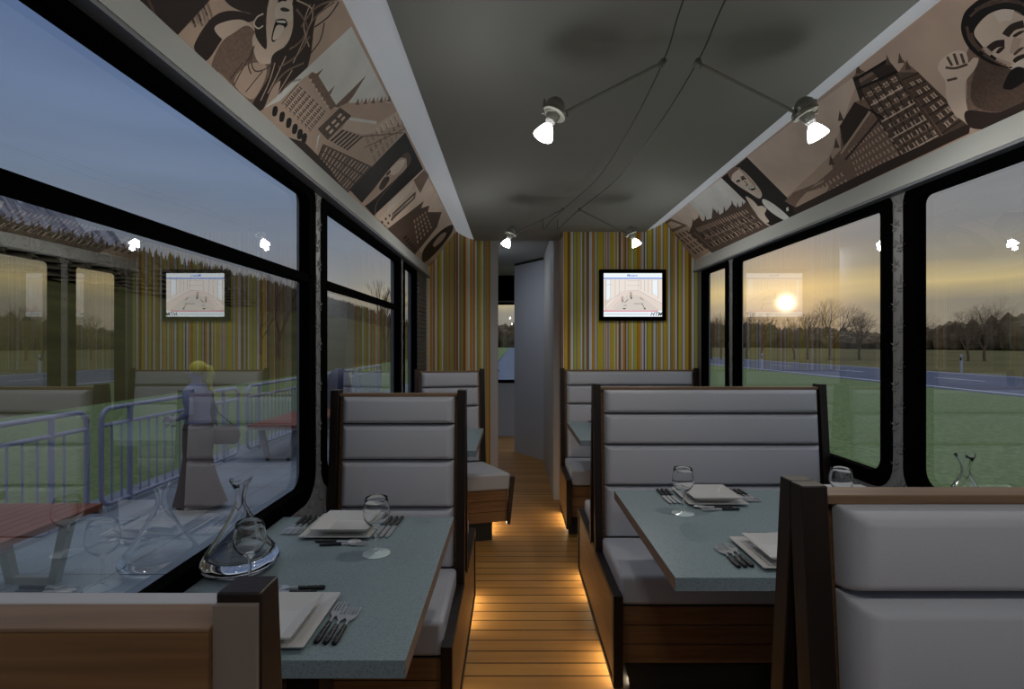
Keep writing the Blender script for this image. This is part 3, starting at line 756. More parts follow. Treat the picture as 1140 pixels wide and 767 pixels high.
def text(body, name, size, loc, m_, parent, shear=0, italic=False, rotx=pi/2, ext=0.0):
    cu = bpy.data.curves.new(name, 'FONT'); cu.body = body; cu.size = size; cu.shear = shear; cu.align_x = 'CENTER'; cu.extrude = ext; cu.offset = size*.012
    o = bpy.data.objects.new(name, cu); C.objects.link(o)
    dg = bpy.context.evaluated_depsgraph_get(); me = bpy.data.meshes.new_from_object(o.evaluated_get(dg))
    bpy.data.objects.remove(o); o = bpy.data.objects.new(name, me); C.objects.link(o)
    me.materials.clear(); me.materials.append(m_); o.parent = parent; o.location = loc; o.rotation_euler = (rotx, 0, 0); return o
text('HTM', 'screen_logo', .043, (S(.892, 0)[0], -.0165, S(0, .982)[1]), emis('screen_ink', srgb(30, 30, 34)), scr, .35)
text('Moters', 'screen_heading', .028, (S(.49, 0)[0], -.0165, S(0, .078)[1]), SM[1], scr)

# ------------------------------------------------------------------ cable lights
def spot_lamp(side, Y, label):
    sg = -1 if side == 'L' else 1
    hx = {True: (.444, .545), False: (.313, .413)}[Y < 2] if Y > 0 else (.35, .45)
    x0 = hx[0] if side == 'L' else hx[1]; zc = 2.18
    root = thing('cable_spotlight', (x0, Y, zc), label, 'lamp', 'cable spotlights')
    clp = MB(); clp.tube([(0, -.012, 0), (0, .012, 0)], .009, 10); clp.tube([(0, 0, .004), (sg*.01, 0, -.012)], .009, 10); clp.build('cable_clamp', M_lampgrey, root)
    e = Vector((sg*.296, 0, -.150))
    arm = MB(); arm.tube([(sg*.008, 0, -.004), e], .0048, 8); arm.build('arm', M_lampgrey, root)
    # swivel head, tilted outwards
    ax = Vector((sg*.42, -.1, -.9)).normalized(); T = ax.to_track_quat('-Z', 'Y').to_matrix()
    hc = e+Vector((sg*.022, 0, .004))
    hd = MB()
    hd.ell(hc+Vector((0, 0, .014)), (.030, .030, .030), 16, 8)
    hd.lathe([(.001, .006), (.036, .006), (.038, 0), (.036, -.006), (.001, -.006)], hc-Vector((0, 0, .002)), 20, T)
    hd.tube([hc+Vector((sg*.034, 0, -.004)), hc+Vector((sg*.030, 0, .038))], .004, 8)
    hd.tube([hc+Vector((-sg*.03, 0, 0)), hc+Vector((-sg*.034, 0, -.016))], .0065, 8)
    hd.lathe([(.021, 0), (.019, -.02), (.015, -.03), (.001, -.03)], hc, 16, T, cap0=True)
    head = hd.build('swivel_head', M_lampgrey, root)
    col = MB(); col.lathe([(.014, 0), (.015, -.004), (.012, -.010), (.011, -.018), (.001, -.018)], hc+ax*.028, 16, T, cap0=True)
    col.build('bulb_socket', mat('socket_pale', srgb(190, 190, 190), .4), head)
    bc = hc+ax*.042
    bl = MB(); prof = [(.010, 0), (.014, -.006), (.021, -.018), (.026, -.030), (.0295, -.040), (.0295, -.043), (.0275, -.044), (.013, -.0455), (.001, -.046)]
    bl.lathe(prof, bc, 28, T, cap0=True, cap1=True); b = bl.build('reflector_bulb', EM_BULB, head, smooth=30)
    lg = bpy.data.lights.new('bulb_spill', 'POINT'); lg.energy = 1.0; lg.color = (1, .98, .95); lg.shadow_soft_size = .014
    lo = bpy.data.objects.new('bulb_spill', lg); C.objects.link(lo); lo.parent = root; lo.location = bc+ax*.062
    ld = bpy.data.lights.new('bulb_light', 'SPOT'); ld.energy = LAMP_W; ld.color = (1, .97, .92); ld.shadow_soft_size = .014; ld.spot_size = radians(179); ld.spot_blend = .4
    lo = bpy.data.objects.new('bulb_light', ld); C.objects.link(lo); lo.parent = root; lo.location = bc+ax*.061
    lo.rotation_euler = ax.to_track_quat('-Z', 'Y').to_euler()
EM_BULB = emis('lit_bulb', (1, .99, .96, 1), 14)
LAMP_W = 5.0
spot_lamp('L', 1.508, 'near left spotlight arm on the ceiling cables, bulb aimed at the floor')
spot_lamp('R', 1.508, 'near right spotlight arm on the ceiling cables, beside the old street picture')
spot_lamp('L', 3.15, 'far left spotlight arm on the ceiling cables, over the corridor entrance')
spot_lamp('R', 3.15, 'far right spotlight arm on the ceiling cables, just above the television')
spot_lamp('L', -.15, 'left spotlight arm on the ceiling cables behind the viewer')
spot_lamp('R', -.15, 'right spotlight arm on the ceiling cables behind the viewer')
def cab(pts, label):
    p = smooth_poly([(a, b) for a, b, c in pts], 8, False); z = smooth_poly([(b, c) for a, b, c in pts], 8, False)
    mb = MB(); mb.tube([(a[0], a[1], c[1]) for a, c in zip(p, z)], .0022, 6)
    tag(mb.build('lamp_cable', M_cable), label, 'cable', 'lamp cables')
cab([(.35, -1.2, 2.25), (.35, -.9, 2.19), (.35, -.15, 2.18), (.372, .7, 2.18), (.413, 1.234, 2.18), (.444, 1.508, 2.18), (.452, 2.0, 2.18), (.424, 2.578, 2.18), (.313, 3.15, 2.18), (.262, 3.45, 2.18), (.226, 3.68, 2.18), (.2255, 3.685, 2.251)], 'left one of the two thin curving cables under the ceiling')
cab([(.45, -1.2, 2.25), (.45, -.9, 2.19), (.45, -.15, 2.18), (.472, .7, 2.18), (.514, 1.234, 2.18), (.545, 1.508, 2.18), (.553, 2.0, 2.18), (.525, 2.578, 2.18), (.413, 3.15, 2.18), (.366, 3.45, 2.18), (.330, 3.68, 2.18), (.3295, 3.685, 2.251)], 'right one of the two thin curving cables under the ceiling')

# ------------------------------------------------------------------ benches
TF = lambda z: .055+.05*(1.14-z)/.69           # leaning front face of the back cushions
def pillow(mb, x0, x1, z0, z1, s, T=.045, w=.032):
    def stops(a, b, w): 
        k = [0, .08, .25, .5, .75, 1]; return [a+w*t for t in k]+[b-w*t for t in k[::-1]]
    xs, zs = stops(x0, x1, w), stops(z0, z1, w*.62)
    def g(v, a, b, w):
        d = min(v-a, b-v)/w; d = max(0, min(1, d)); return (1-(1-d)**2)**.6
    def P(i, j):
        x, z = xs[i], zs[j]; t = TF(z)-T+T*min(g(x, x0, x1, w), g(z, z0, z1, w*.62))
        return (x, s*t, z)
    mb.grid(P, len(xs), len(zs))
ROWS = [(1.028, 1.137), (.884, 1.024), (.697, .880), (.462, .693)]
def bench(loc, rot, w, aisle, facings, label, taupe=False, seat_ext=0, oakback=False, group='booth benches'):
    """back-to-back or single bench; local x 0..w, backs at y=0, a facing of -1 looks to -y"""
    root = thing('booth_bench', loc, label, 'bench', group, rot)
    ax0 = 0 if aisle == 'lo' else w       # aisle side x
    sg = 1 if aisle == 'lo' else -1
    PW = .034
    for s in facings:
        # back cushions
        for z0, z1 in ROWS:
            mb = MB(); pillow(mb, PW+.016, w-PW-.012, z0, z1, s); mb.build('back_cushion', M_leather, root, smooth=60)
        # board behind the cushions
        mb = MB(); mb.prism([(s*0.001, .1), (s*.062, .40), (s*(TF(.46)-.052), .46), (s*.004, 1.136), (s*.001, 1.136)], 'x', PW, w-PW)
        mb.build('back_board', M_oak, root)
        # seat cushion
        mb = MB(); 
        if seat_ext:
            poly = [(.01, s*.10), (w-.02, s*.10), (w+seat_ext, s*.50), (.01, s*.50)]
            mb.prism(poly, 'z', .353, .467)
        else: mb.box(PW*.9, w-.03, *sorted((s*.088, s*.488)), .353, .467)
        mb.build('seat_cushion', M_leather, root, bevel=.016, smooth=60)
        # base of three boards over a plinth
        mb = MB(); e = seat_ext
        yb = sorted((s*.03, s*.475))
        for k in range(3):
            z0 = .135+k*.0727; z1 = z0+.0682
            if e: mb.prism([(.01, s*.03), (w-.04, s*.03), (w+e*.82, s*.485), (.01, s*.485)], 'z', z0, z1)
            else: mb.box(.012, w-.012, *sorted((s*.03, s*.485)), z0, z1)
        mb.mi = 1
        if e: mb.prism([(.015, s*.03), (w-.05, s*.03), (w+e*.8, s*.48), (.015, s*.48)], 'z', .134, .352)
        else: mb.box(.015, w-.015, *sorted((s*.03, s*.48)), .134, .352)
        mb.build('base_boards', [M_mahog, M_kick], root, bevel=.0)
        mb = MB(); mb.box(.09 if aisle == 'lo' else .02, w-(.02 if aisle == 'lo' else .09), *sorted((s*.02, s*.42)), 0, .134); mb.box(.02, w-.02, *sorted((s*.4201, s*.45)), 0, .134); mb.build('plinth', M_kick, root)
        # posts (a leg of the A-frame at each end)
        for px, isA in ((ax0, True), (w-ax0, False)):
            a, b = sorted((px, px+sg*PW*(1 if isA else -1)))
            zl = .07 if (isA and not e) else .0
            zb = .375
            tl = lambda z: .028+.085*(1.163-z)/1.0
            mb = MB(); z0 = zb if isA and not e else .05
            poly = [(s*(tl(z0)-.034), z0), (s*tl(z0), z0), (s*tl(1.163), 1.163), (s*0.0003, 1.163), (s*0.0003, 1.10)]
            if oakback: poly = [(s*.0003, z0), (s*tl(z0), z0), (s*.030, 1.163), (s*.0003, 1.163)]
            mb.prism(poly, 'x', a, b); mb.build('end_post', M_darkwood, root, bevel=.002)
        # side panel and its dark trim on the aisle side
        a, b = sorted((ax0-sg*.001, ax0+sg*.022))
        if not e:
            mb = MB(); mb.prism([(s*.0003, .07), (s*.49, .07), (s*.49, .385), (s*.0003, .385)], 'x', *sorted((ax0+sg*.004, ax0+sg*.02)))
            sp_o = mb.build('side_panel', M_panel, root)
            mb = MB(); a, b = sorted((ax0-sg*.002, ax0+sg*.034))
            mb.box(a, b, *sorted((s*.095, s*.52)), .383, .405)
            mb.box(a, b, *sorted((s*.488, s*.52)), .06, .384)
            mb.box(*sorted((ax0-sg*.002, ax0+sg*.018)), *sorted((s*.0003, s*.5)), .055, .075)
            mb.build('side_trim', M_darkwood, sp_o, bevel=.0015)
        else:
            # slanted trim post at the open corner of the seat
            mb = MB(); q0 = Vector((w+e+.012, s*.505, 0)); mb.loft([[(q0.x-.028+dx, q0.y-s*.015+dy, .118) for dx, dy in ((-.012, -.014), (.012, -.014), (.012, .014), (-.012, .014))], [(q0.x+dx, q0.y+dy, .445) for dx, dy in ((-.014, -.016), (.014, -.016), (.014, .016), (-.014, .016))]])
            mb.build('corner_post', M_darkwood, root)
    # cap
    mb = MB()
    if oakback:
        s = facings[0]
        mb.box(PW*.5, w-PW*.98, *sorted((-s*.010, s*.026)), 1.1385, 1.142); mb.build('top_cap', M_oaktop, root, bevel=.001)
        mb = MB(); mb.box(PW*.5, w-PW*.98, *sorted((s*.027, s*.047)), 1.10, 1.1415); mb.build('cushion_piping', M_leather, root, bevel=.003)
        mb = MB(); mb.box(.02, w-PW*.99, *sorted((-s*.010, -s*.001)), .05, 1.1384); mb.build('rear_board', M_oak, root)
        mb = MB(); mb.box(*sorted((ax0-sg*-.001, ax0+sg*(PW-.001))), *sorted((-s*.0055, -s*.0003)), .05, 1.156); mb.build('post_facing', M_taupe, root)  # paler brown-grey sheet over the near face of the dark post
    else:
        mb.box(PW, w-PW, min(0 if 1 in facings and len(facings) == 1 else (-.02 if True else 0), 0), .02 if 1 in facings else .001, 1.136, 1.149)
        mb.build('top_cap', M_oaktop, root, bevel=.002)
    return root
WR = 1.482-.383
bench((.383, .704, 0), 0, WR, 'lo', (-1, 1), 'near right back-to-back bench, its white back filling the lower right corner')
bench((.383, 2.440, 0), 0, WR, 'lo', (-1, 1), 'middle right back-to-back bench in white leather behind the laid blue-grey table')
bench((.383, 4.092, 0), 0, WR, 'lo', (-1,), 'far right bench in white leather against the striped wall under the television')
WL = -.189+.744
bench((-.741, .385, 0), 0, WL-.003, 'hi', (1,), 'near left bench with its plain oak back turned to the viewer', oakback=True)
bench((-.741, 2.118, 0), 0, WL-.003, 'hi', (-1, 1), 'middle left two-seat back-to-back bench in white leather behind the left laid table')
bench((-.735, 3.86, 0), radians(13), .53, 'hi', (-1,), 'far left angled bench with a wide wedge-shaped seat, by the corridor entrance', seat_ext=.10)

# ------------------------------------------------------------------ tables
def table(name_label, x0, x1, y0, y1):
    root = thing('dining_table', ((x0+x1)/2, (y0+y1)/2, 0), name_label, 'table', 'booth tables')
    w, d = (x1-x0)/2, (y1-y0)/2
    mb = MB(); mb.box(-w, w, -d, d, .757, .79)
    for i in (3, 5): mb.m[i] = 1
    mb.build('tabletop', [M_terr, M_edge], root, bevel=.0012)
    px = 0.04*(1 if x0 > 0 else -1)
    mb = MB(); mb.box(px-.04, px+.04, -.05, .05, .012, .757); mb.build('pedestal', M_darkwood, root)
    mb = MB(); mb.box(px-.16, px+.16, -.11, .11, 0, .012); mb.build('foot_plate', M_kick, root)
table('near left speckled blue-grey stone table carrying two places and a decanter', -.742, -.1885, .908, 1.662)
table('near right wide speckled stone table in front of the middle right bench', .392, 1.482, 1.23, 1.967)
table('far left small speckled table corner in front of the angled bench', -.742, -.190, 2.70, 3.42)
table('far right speckled table in front of the bench against the striped wall', .397, 1.482, 2.99, 3.73)

# ------------------------------------------------------------------ tableware
TZ = .79
def square_plate(mb, s, z, flat, h, t=.004):
    def sq(a, zz, r): 
        return [(p[0], p[1], zz) for p in rrect(-a, a, -a, a, r, r, 4)]
    a = s/2
    mb.loft([sq(a*flat*.96, z, .004), sq(a*flat, z, .004), sq(a, z+h, .004), sq(a, z+h+t*.6, .004), sq(a*flat, z+t, .004), sq(a*flat*.97, z+t-.001, .004)])
def make_underplate(loc, label):
    mb = MB(); square_plate(mb, .205, 0, .70, .009); o = mb.build('square_underplate', M_porc, smooth=8, loc=loc); return tag(o, label, 'plate', 'square white underplates')
def make_plate(loc, label):
    mb = MB(); square_plate(mb, .168, 0, .60, .021, .005); o = mb.build('square_plate', M_porc, smooth=8, loc=loc); return tag(o, label, 'plate', 'square white top plates')
def cutlery(kind):
    L = {'dinner_knife': .175, 'dinner_fork': .15, 'dessert_fork': .13, 'dessert_spoon': .13}[kind]; hl = L*.46
    root = thing(kind, (0, 0, 0), '', 'knife' if 'knife' in kind else ('fork' if 'fork' in kind else 'spoon'))
    mb = MB()      # handle from y=0 (butt) to hl
    secs = [(0, .0045), (.006, .0068), (hl*.35, .0065), (hl*.8, .0052), (hl, .0045)]
    mb.loft([[(w_*cos(a), y, .0045+.0042*sin(a)) for a in [2*pi*k/8 for k in range(8)]] for y, w_ in secs]); hd = mb.build('handle', M_bone, root, smooth=60)
    for y in (hl*.25, hl*.7):
        mb = MB(); mb.ell((0, y, .0085), (.0012, .0012, .0006), 6, 4); mb.build('rivet', M_chrome, hd)
    mb = MB(); z = .004
    if 'knife' in kind:
        prof = [(-.005, hl), (.005, hl), (.0075, hl+.01), (.0085, hl+.045), (.006, L-.01), (0, L), (-.005, L-.012), (-.005, hl+.01)]
        mb.prism(prof, 'z', z, z+.0015); mb.build('blade', M_chrome, root)
    elif 'fork' in kind:
        k = L-hl; n = .28*k
        mb.tube([(0, hl, z), (0, hl+n*.5, z+.002), (0, hl+n, z+.001)], [.003, .0024, .003], 6)
        mb.prism([(-.003, hl+n-.002), (.003, hl+n-.002), (.011, hl+n+.012), (.0115, hl+n+.02), (-.0115, hl+n+.02), (-.011, hl+n+.012)], 'z', z, z+.0018)
        for q in (-.0098, -.0033, .0033, .0098): mb.box(q-.0016, q+.0016, hl+n+.018, L, z, z+.0016)
        mb.build('tines', M_chrome, root)
    else:
        mb.tube([(0, hl, z), (0, hl+.03, z+.001)], [.003, .0022], 6); mb.ell((0, L-.02, z+.002), (.013, .021, .003), 14, 6); mb.build('bowl', M_chrome, root)
    return root
PROTO = {}
def put(kind, x, y, ang, label, group):
    if kind not in PROTO: o = PROTO[kind] = cutlery(kind); o.location = (x, y, TZ); o.rotation_euler = (0, 0, ang)
    else: o = copy_thing(PROTO[kind], (x, y, TZ), ang)
    o['label'] = label; o['group'] = group
def glass_profile():
    return [(.001, 0), (.036, 0), (.0365, .0012), (.034, .0022), (.012, .004), (.0045, .008), (.0036, .02), (.0034, .055), (.0042, .066), (.010, .072), (.022, .080), (.032, .094), (.0352, .108), (.0345, .122), (.0315, .138), (.0292, .150), (.0284, .151), (.0278, .150), (.0300, .138), (.0330, .122), (.0336, .108), (.0305, .095), (.021, .083), (.009, .076), (.001, .075)]
GL_ME = {}
def wine_glass(x, y, label):
    if 'g' not in GL_ME:
        root = thing('wine_glass', (x, y, TZ), label, 'glass', 'wine glasses')
        mb = MB(); mb.lathe(glass_profile()[5:], n=36, cap0=True, cap1=True); mb.build('bowl_and_stem', M_glass, root, smooth=70)
        mb = MB(); mb.lathe([(.001, .0002), (.036, .0002), (.0365, .0012), (.034, .0022), (.012, .004), (.0046, .0079), (.001, .0079)], n=36); mb.build('glass_foot', M_foot, root, smooth=50)
        GL_ME['g'] = root; return root
    return copy_thing(GL_ME['g'], (x, y, TZ), label=label)
def decanter(x, y, label):
    if 'd' in GL_ME: return copy_thing(GL_ME['d'], (x, y, TZ), label=label)
    root = thing('decanter', (x, y, TZ), label, 'decanter', 'glass decanters')
    outer = [(.001, .0005), (.045, .0005), (.070, .004), (.086, .014), (.091, .026), (.088, .038), (.078, .050), (.064, .068), (.050, .090), (.036, .115), (.023, .140), (.0135, .160), (.011, .172), (.0125, .188), (.018, .206), (.026, .222)]
    inner = [(.0235, .2225), (.0150, .206), (.0090, .188), (.0070, .172), (.0088, .160), (.018, .139), (.031, .114), (.044, .089), (.056, .068), (.066, .054), (.072, .044), (.070, .036), (.060, .030), (.040, .027), (.001, .024)]
    n_o = len(outer)
    def wob(i, a, r, z):
        k = max(0, 1-abs(z-.2225)/.045)
        return r*(1+.10*k*sin(3*a+.6)), z+.006*k*sin(2*a+1)
    mb = MB(); mb.lathe(outer+inner, n=56, wob=wob, cap0=True, cap1=True); mb.build('glass_body', M_glass, root, smooth=70)
    # swirl loop inside the neck
    mb = MB(); mb.tube([(.012, -.004, .214), (.008, -.006, .19), (.006, -.006, .16), (-.002, -.006, .148), (-.010, -.004, .156)], .0011, 6); mb.build('swirl_handle', mat('dark_glass_rod', srgb(20, 20, 22), .1), root)
    GL_ME['d'] = root; return root

# near left table
make_underplate((-.508, 1.563, TZ), 'square underplate on the far side of the left table'); make_plate((-.50, 1.558, TZ+.0045), 'square top plate on the far side of the left table')
make_underplate((-.481, 1.032, TZ), 'square underplate on the near side of the left table'); make_plate((-.487, 1.012, TZ+.0045), 'square top plate on the near side of the left table')
GK, GF, GD = 'knives right of the plates', 'forks left of the plates', 'dessert cutlery above the plates'
ORD = ['nearest the plate', 'middle of three', 'outermost of three']
for i in range(3):
    put('dinner_knife', -.388+i*.0175, 1.650, pi-.05, 'black-handled knife on the far side of the left table, '+ORD[i], GK)
    put('dinner_fork', -.632-i*.017, 1.652, pi-.02, 'black-handled fork between far left plate and window, '+ORD[i], GF)
    put('dinner_fork' if i < 1 else 'dessert_fork', -.366+i*.0175, .955-.002*i, -.02, 'black-handled fork beside the near left plate, '+ORD[i], GF)
put('dessert_spoon', -.555, 1.448, -pi/2-.03, 'dessert spoon lying before the far left plate', GD)
put('dessert_fork', -.535, 1.425, -pi/2+.04, 'dessert fork lying before the far left plate, nearer the viewer', GD)
put('dessert_spoon', -.440, 1.150, pi/2-.03, 'dessert spoon lying beyond the near left plate', GD)
put('dessert_fork', -.428, 1.172, pi/2+.03, 'dessert fork lying beyond the near left plate, farther from the viewer', GD)
wine_glass(-.363, 1.371, 'wine glass standing in the middle of the left table')
wine_glass(-.607, 1.185, 'wine glass in front of the decanter on the left table')
decanter(-.678, 1.278, 'tall-necked decanter with a wide base on the left table by the window')
# near right table
def far_setting(x, y, glassx, where, tbl):
    make_underplate((x, y, TZ), 'square underplate '+where); make_plate((x+.003, y-.005, TZ+.0045), 'square top plate '+where)
    for i in range(3):
        put('dinner_knife', x-.123-i*.0165, y+.098, pi, 'black-handled knife '+where+', '+ORD[i], GK)
        put('dinner_fork', x+.122+i*.0165, y+.098, pi+.05, 'black-handled fork '+where+', '+ORD[i], GF)
    put('dessert_spoon', x+.04, y-.115, pi/2-.03, 'dessert spoon lying '+where, GD)
    put('dessert_fork', x+.055, y-.135, pi/2+.04, 'dessert fork lying '+where, GD)
    wine_glass(glassx, y-.168, 'wine glass '+where)
far_setting(.713, 1.866, .567, 'at the far aisle-side place of the right table', 1)
far_setting(1.238, 1.866, 1.092, 'at the far window-side place of the right table', 1)
far_setting(.713, 3.62, .567, 'on the far right table, half behind the middle bench', 2)
make_underplate((.722, 1.362, TZ), 'square underplate on the near side of the right table'); make_plate((.731, 1.362, TZ+.0045), 'square top plate on the near side of the right table')
for i in range(3): put('dinner_fork' if i < 1 else 'dessert_fork', .603-i*.0175, 1.283-.002*i, .02, 'black-handled fork left of the near right plate, '+ORD[i], GF)
put('dessert_spoon', .672, 1.486, -pi/2, 'dessert spoon lying beyond the near right plate', GD)
put('dessert_fork', .690, 1.503, -pi/2, 'dessert fork lying beyond the near right plate, farther from the viewer', GD)
decanter(1.397, 1.577, 'tall-necked decanter on the right table by the window')

# ------------------------------------------------------------------ warm lights at the feet of the benches
def foot_light(x, y, label, w=.9, z=.042, aim=(0, 0, -1)):
    root = thing('floor_light', (x, y, 0), label, 'lamp', 'warm floor lights')
    sg = 1 if x > .1 else -1      # housing sits under the bench, lens faces the aisle
    mb = MB(); mb.box(*sorted((sg*.012, sg*.03)), -.05, .05, 0, .05); mb.build('housing', M_kick, root, bevel=.002)
    mb = MB(); mb.box(*sorted((sg*.009, sg*.0119)), -.045, .045, .012, .045); mb.build('lens', MATS['lens'], root)
    ld = bpy.data.lights.new('lens_light', 'AREA'); ld.energy = w; ld.color = (1, .80, .52); ld.shape = 'RECTANGLE'; ld.size = .3; ld.size_y = .03
    lo = bpy.data.objects.new('lens_light', ld); C.objects.link(lo); lo.parent = root; lo.location = (sg*.008, 0, .044)
    lo.rotation_euler = Vector((-sg, 0, -.15)).to_track_quat('-Z', 'Y').to_euler()
MATS['lens'] = emis('warm_lens', (1, .7, .4, 1), .5)
for x, y, l, w in ((-.245, 2.60, 'under the far end of the middle left bench', 1.0), (.445, 3.95, 'under the far right bench', 1.0), (.445, 2.86, 'under the middle right bench, farther one', 1.0),
                (-.195, 3.80, 'under the angled left bench', 1.0), (.445, 2.12, 'under the middle right bench, nearer one', 1.0), (-.245, 1.78, 'under the middle left bench', 1.0), (.445, .95, 'under the near right bench', 1.0)):
    foot_light(x, y, 'small warm floor light '+l, w)

# ------------------------------------------------------------------ outside: ground, platform, road
ZG = -.49
def paving(name):
    m = bpy.data.materials.new(name); m.use_nodes = True; nt = m.node_tree; b = nt.nodes['Principled BSDF']; L = nt.links
    tc = nt.nodes.new('ShaderNodeTexCoord'); br = nt.nodes.new('ShaderNodeTexBrick'); mp = nt.nodes.new('ShaderNodeMapping')
    mp.inputs['Rotation'].default_value = (0, 0, pi/2); mp.inputs['Location'].default_value = (.35, .1, 0)
    L.new(tc.outputs['Object'], mp.inputs[0]); L.new(mp.outputs[0], br.inputs['Vector'])
    br.inputs['Scale'].default_value = 1; br.inputs['Brick Width'].default_value = 1.25; br.inputs['Row Height'].default_value = .62; br.inputs['Mortar Size'].default_value = .006; br.offset = 0
    br.inputs['Color1'].default_value = srgb(128, 138, 152); br.inputs['Color2'].default_value = srgb(120, 132, 148); br.inputs['Mortar'].default_value = srgb(44, 50, 60)
    n = nt.nodes.new('ShaderNodeTexNoise'); n.inputs['Scale'].default_value = 3; n.inputs['Detail'].default_value = 8; L.new(tc.outputs['Object'], n.inputs['Vector'])
    mx_ = nt.nodes.new('ShaderNodeMix'); mx_.data_type = 'RGBA'; mx_.blend_type = 'MULTIPLY'; mx_.inputs['Factor'].default_value = .6
    rp = nt.nodes.new('ShaderNodeValToRGB'); rp.color_ramp.elements[0].position = .3; rp.color_ramp.elements[0].color = (.55, .55, .55, 1); rp.color_ramp.elements[1].position = .7; rp.color_ramp.elements[1].color = (1, 1, 1, 1)
    L.new(n.outputs['Fac'], rp.inputs[0]); L.new(br.outputs['Color'], mx_.inputs['A']); L.new(rp.outputs[0], mx_.inputs['B']); L.new(mx_.outputs['Result'], b.inputs['Base Color'])
    b.inputs['Roughness'].default_value = .85; return m
M_grass = mat('bright_grass', srgb(106, 122, 82), .95, var=.4, vscale=14, bump=.8, bscale=30, spec=.1)
M_field = mat('olive_field', srgb(74, 70, 36), .95, var=.35, vscale=.08, spec=.05)
M_asph = mat('road_asphalt', srgb(86, 92, 112), .8, var=.15, vscale=1, spec=.1)
M_line = mat('road_line', srgb(190, 195, 210), .7)
M_forest = mat('forest_brown', srgb(112, 98, 78), .95, var=.5, vscale=.3, spec=.02)
M_conif = mat('conifer_green', srgb(96, 86, 66), .95, var=.5, vscale=.6, spec=.02)
mb = MB(); mb.box(-4.95, -1.0, -6, 40, ZG-.3, ZG); struct(mb.build('platform', paving('platform_paving')))
mb = MB(); mb.box(-4.95, -1.6, 40.01, 416, ZG-.5, ZG-.05); struct(mb.build('ground_grass_ahead', M_grass))
mb = MB(); mb.box(-1.6, 2.4, -30, 416, ZG-.32, ZG-.14); struct(mb.build('track_bed', mat('track_slab', srgb(86, 98, 120), .85, var=.15, vscale=1)))
def terr(x, y):
    """ground height beside the line"""
    if x > -13: return ZG-.1
    d = -x-13; h = ZG-.1
    h += d*.02+max(0, d-28)*.235
    if d > 110: h += (d-110)*.06
    h += .8*sin(y*.021+1)*min(1, d/60)+.5*sin(d*.05+y*.013)*min(1, d/60)
    return max(h, ZG-.1)
mb = MB(); ys = [-40+i*12 for i in range(56)]; xs = [-13-q for q in (0, 3, 8, 14, 22, 30, 40, 55, 70, 90, 110, 130, 160, 200, 260)]
mb.grid(lambda i, j: (xs[i], ys[j], terr(xs[i], ys[j])), len(xs), len(ys)); struct(mb.build('ground_field_left', M_field, smooth=60))
mb = MB(); mb.box(-13.05, -4.95, -40, 416, ZG-.5, ZG-.04); struct(mb.build('ground_grass_left', M_grass))
mb = MB(); mb.box(2.4, 18.2, -60, 416, ZG-.5, ZG-.04); struct(mb.build('ground_grass_right', M_grass))
mb = MB(); mb.box(18.2, 29.4, -60, 416, ZG-.5, ZG-.03); mb.mi = 1
for x in (18.8, 28.8): mb.box(x, x+.22, -60, 416, ZG-.05, ZG-.025)
y = -55
while y < 400: mb.box(23.9, 24.1, y, y+3, ZG-.05, ZG-.025); y += 9
mb.mi = 0; struct(mb.build('road', [M_asph, M_line]))
mb = MB(); mb.box(29.4, 420, -60, 416, ZG-.5, ZG-.04); struct(mb.build('ground_field_right', mat('dull_field', srgb(98, 92, 62), .95, var=.3, vscale=.1, spec=.05)))

# added fill lamp, out of view, brightening the dark corridor
root = thing('corridor_fill_lamp', (-.24, 5.4, 2.366), 'added fill lamp, round, unseen on the corridor ceiling beyond the left doorway wall', 'lamp')
mb = MB(); mb.lathe([(.001, 0), (.09, 0), (.09, -.02), (.08, -.03)], n=24); mb.build('rim', M_chrome, root)
mb = MB(); mb.lathe([(.08, -.028), (.05, -.04), (.001, -.043)], n=24); mb.build('diffuser', emis('corridor_fill_glow', (.9, .95, 1, 1), 45), root)
# railings on the platform
def railing(y0, y1, label):
    root = thing('railing', (-4.5, (y0+y1)/2, ZG), label, 'railing', 'platform railings')
    l = (y1-y0)/2; M_ = mat('blue_grey_paint', srgb(152, 156, 182), .45); zt, zb, zm = 1.13, .06, .945; r = .12
    mb = MB(); path = []
    for cy, cz, a0 in ((l-r, zt-r, 0), (-l+r, zt-r, pi/2), (-l+r, zb+r, pi), (l-r, zb+r, 3*pi/2)):
        for i in range(6): a = a0+pi/2*i/5; path.append((0, cy+r*cos(a), cz+r*sin(a)))
    path += path[:2]
    mb.tube(path, .026, 10, False); mb.build('outer_tube', M_, root, smooth=60)
    mb = MB(); mb.tube([(0, -l, zm), (0, l, zm)], .022, 8); mb.build('middle_rail', M_, root)
    for p in (-l+.42, l-.42):
        mb = MB(); mb.tube([(0, p, 0), (0, p, zt)], .028, 10); mb.build('upright', M_, root)
    n = int((2*l-.2)/.147)
    for k in range(n):
        y = -l+.147*(k+1)
        if y > l-.08 or abs(abs(y)-(l-.42)) < .04: continue
        mb = MB(); mb.tube([(0, y, zb), (0, y, zm)], .011, 6, False); mb.build('baluster', M_, root)
    return root
g0 = None
for k, (a, b, lb) in enumerate(((2.5, 5.42, 'nearest blue-grey railing section, at the left edge of the photo'), (5.61, 8.41, 'blue-grey railing section behind the standing woman'), (8.7, 11.5, 'blue-grey railing section behind the wooden platform bench'), (11.75, 14.5, 'fourth blue-grey railing section, by the dark domed bin'), (14.75, 17.55, 'farthest blue-grey railing section, seen through the second window'))): railing(a, b, lb)

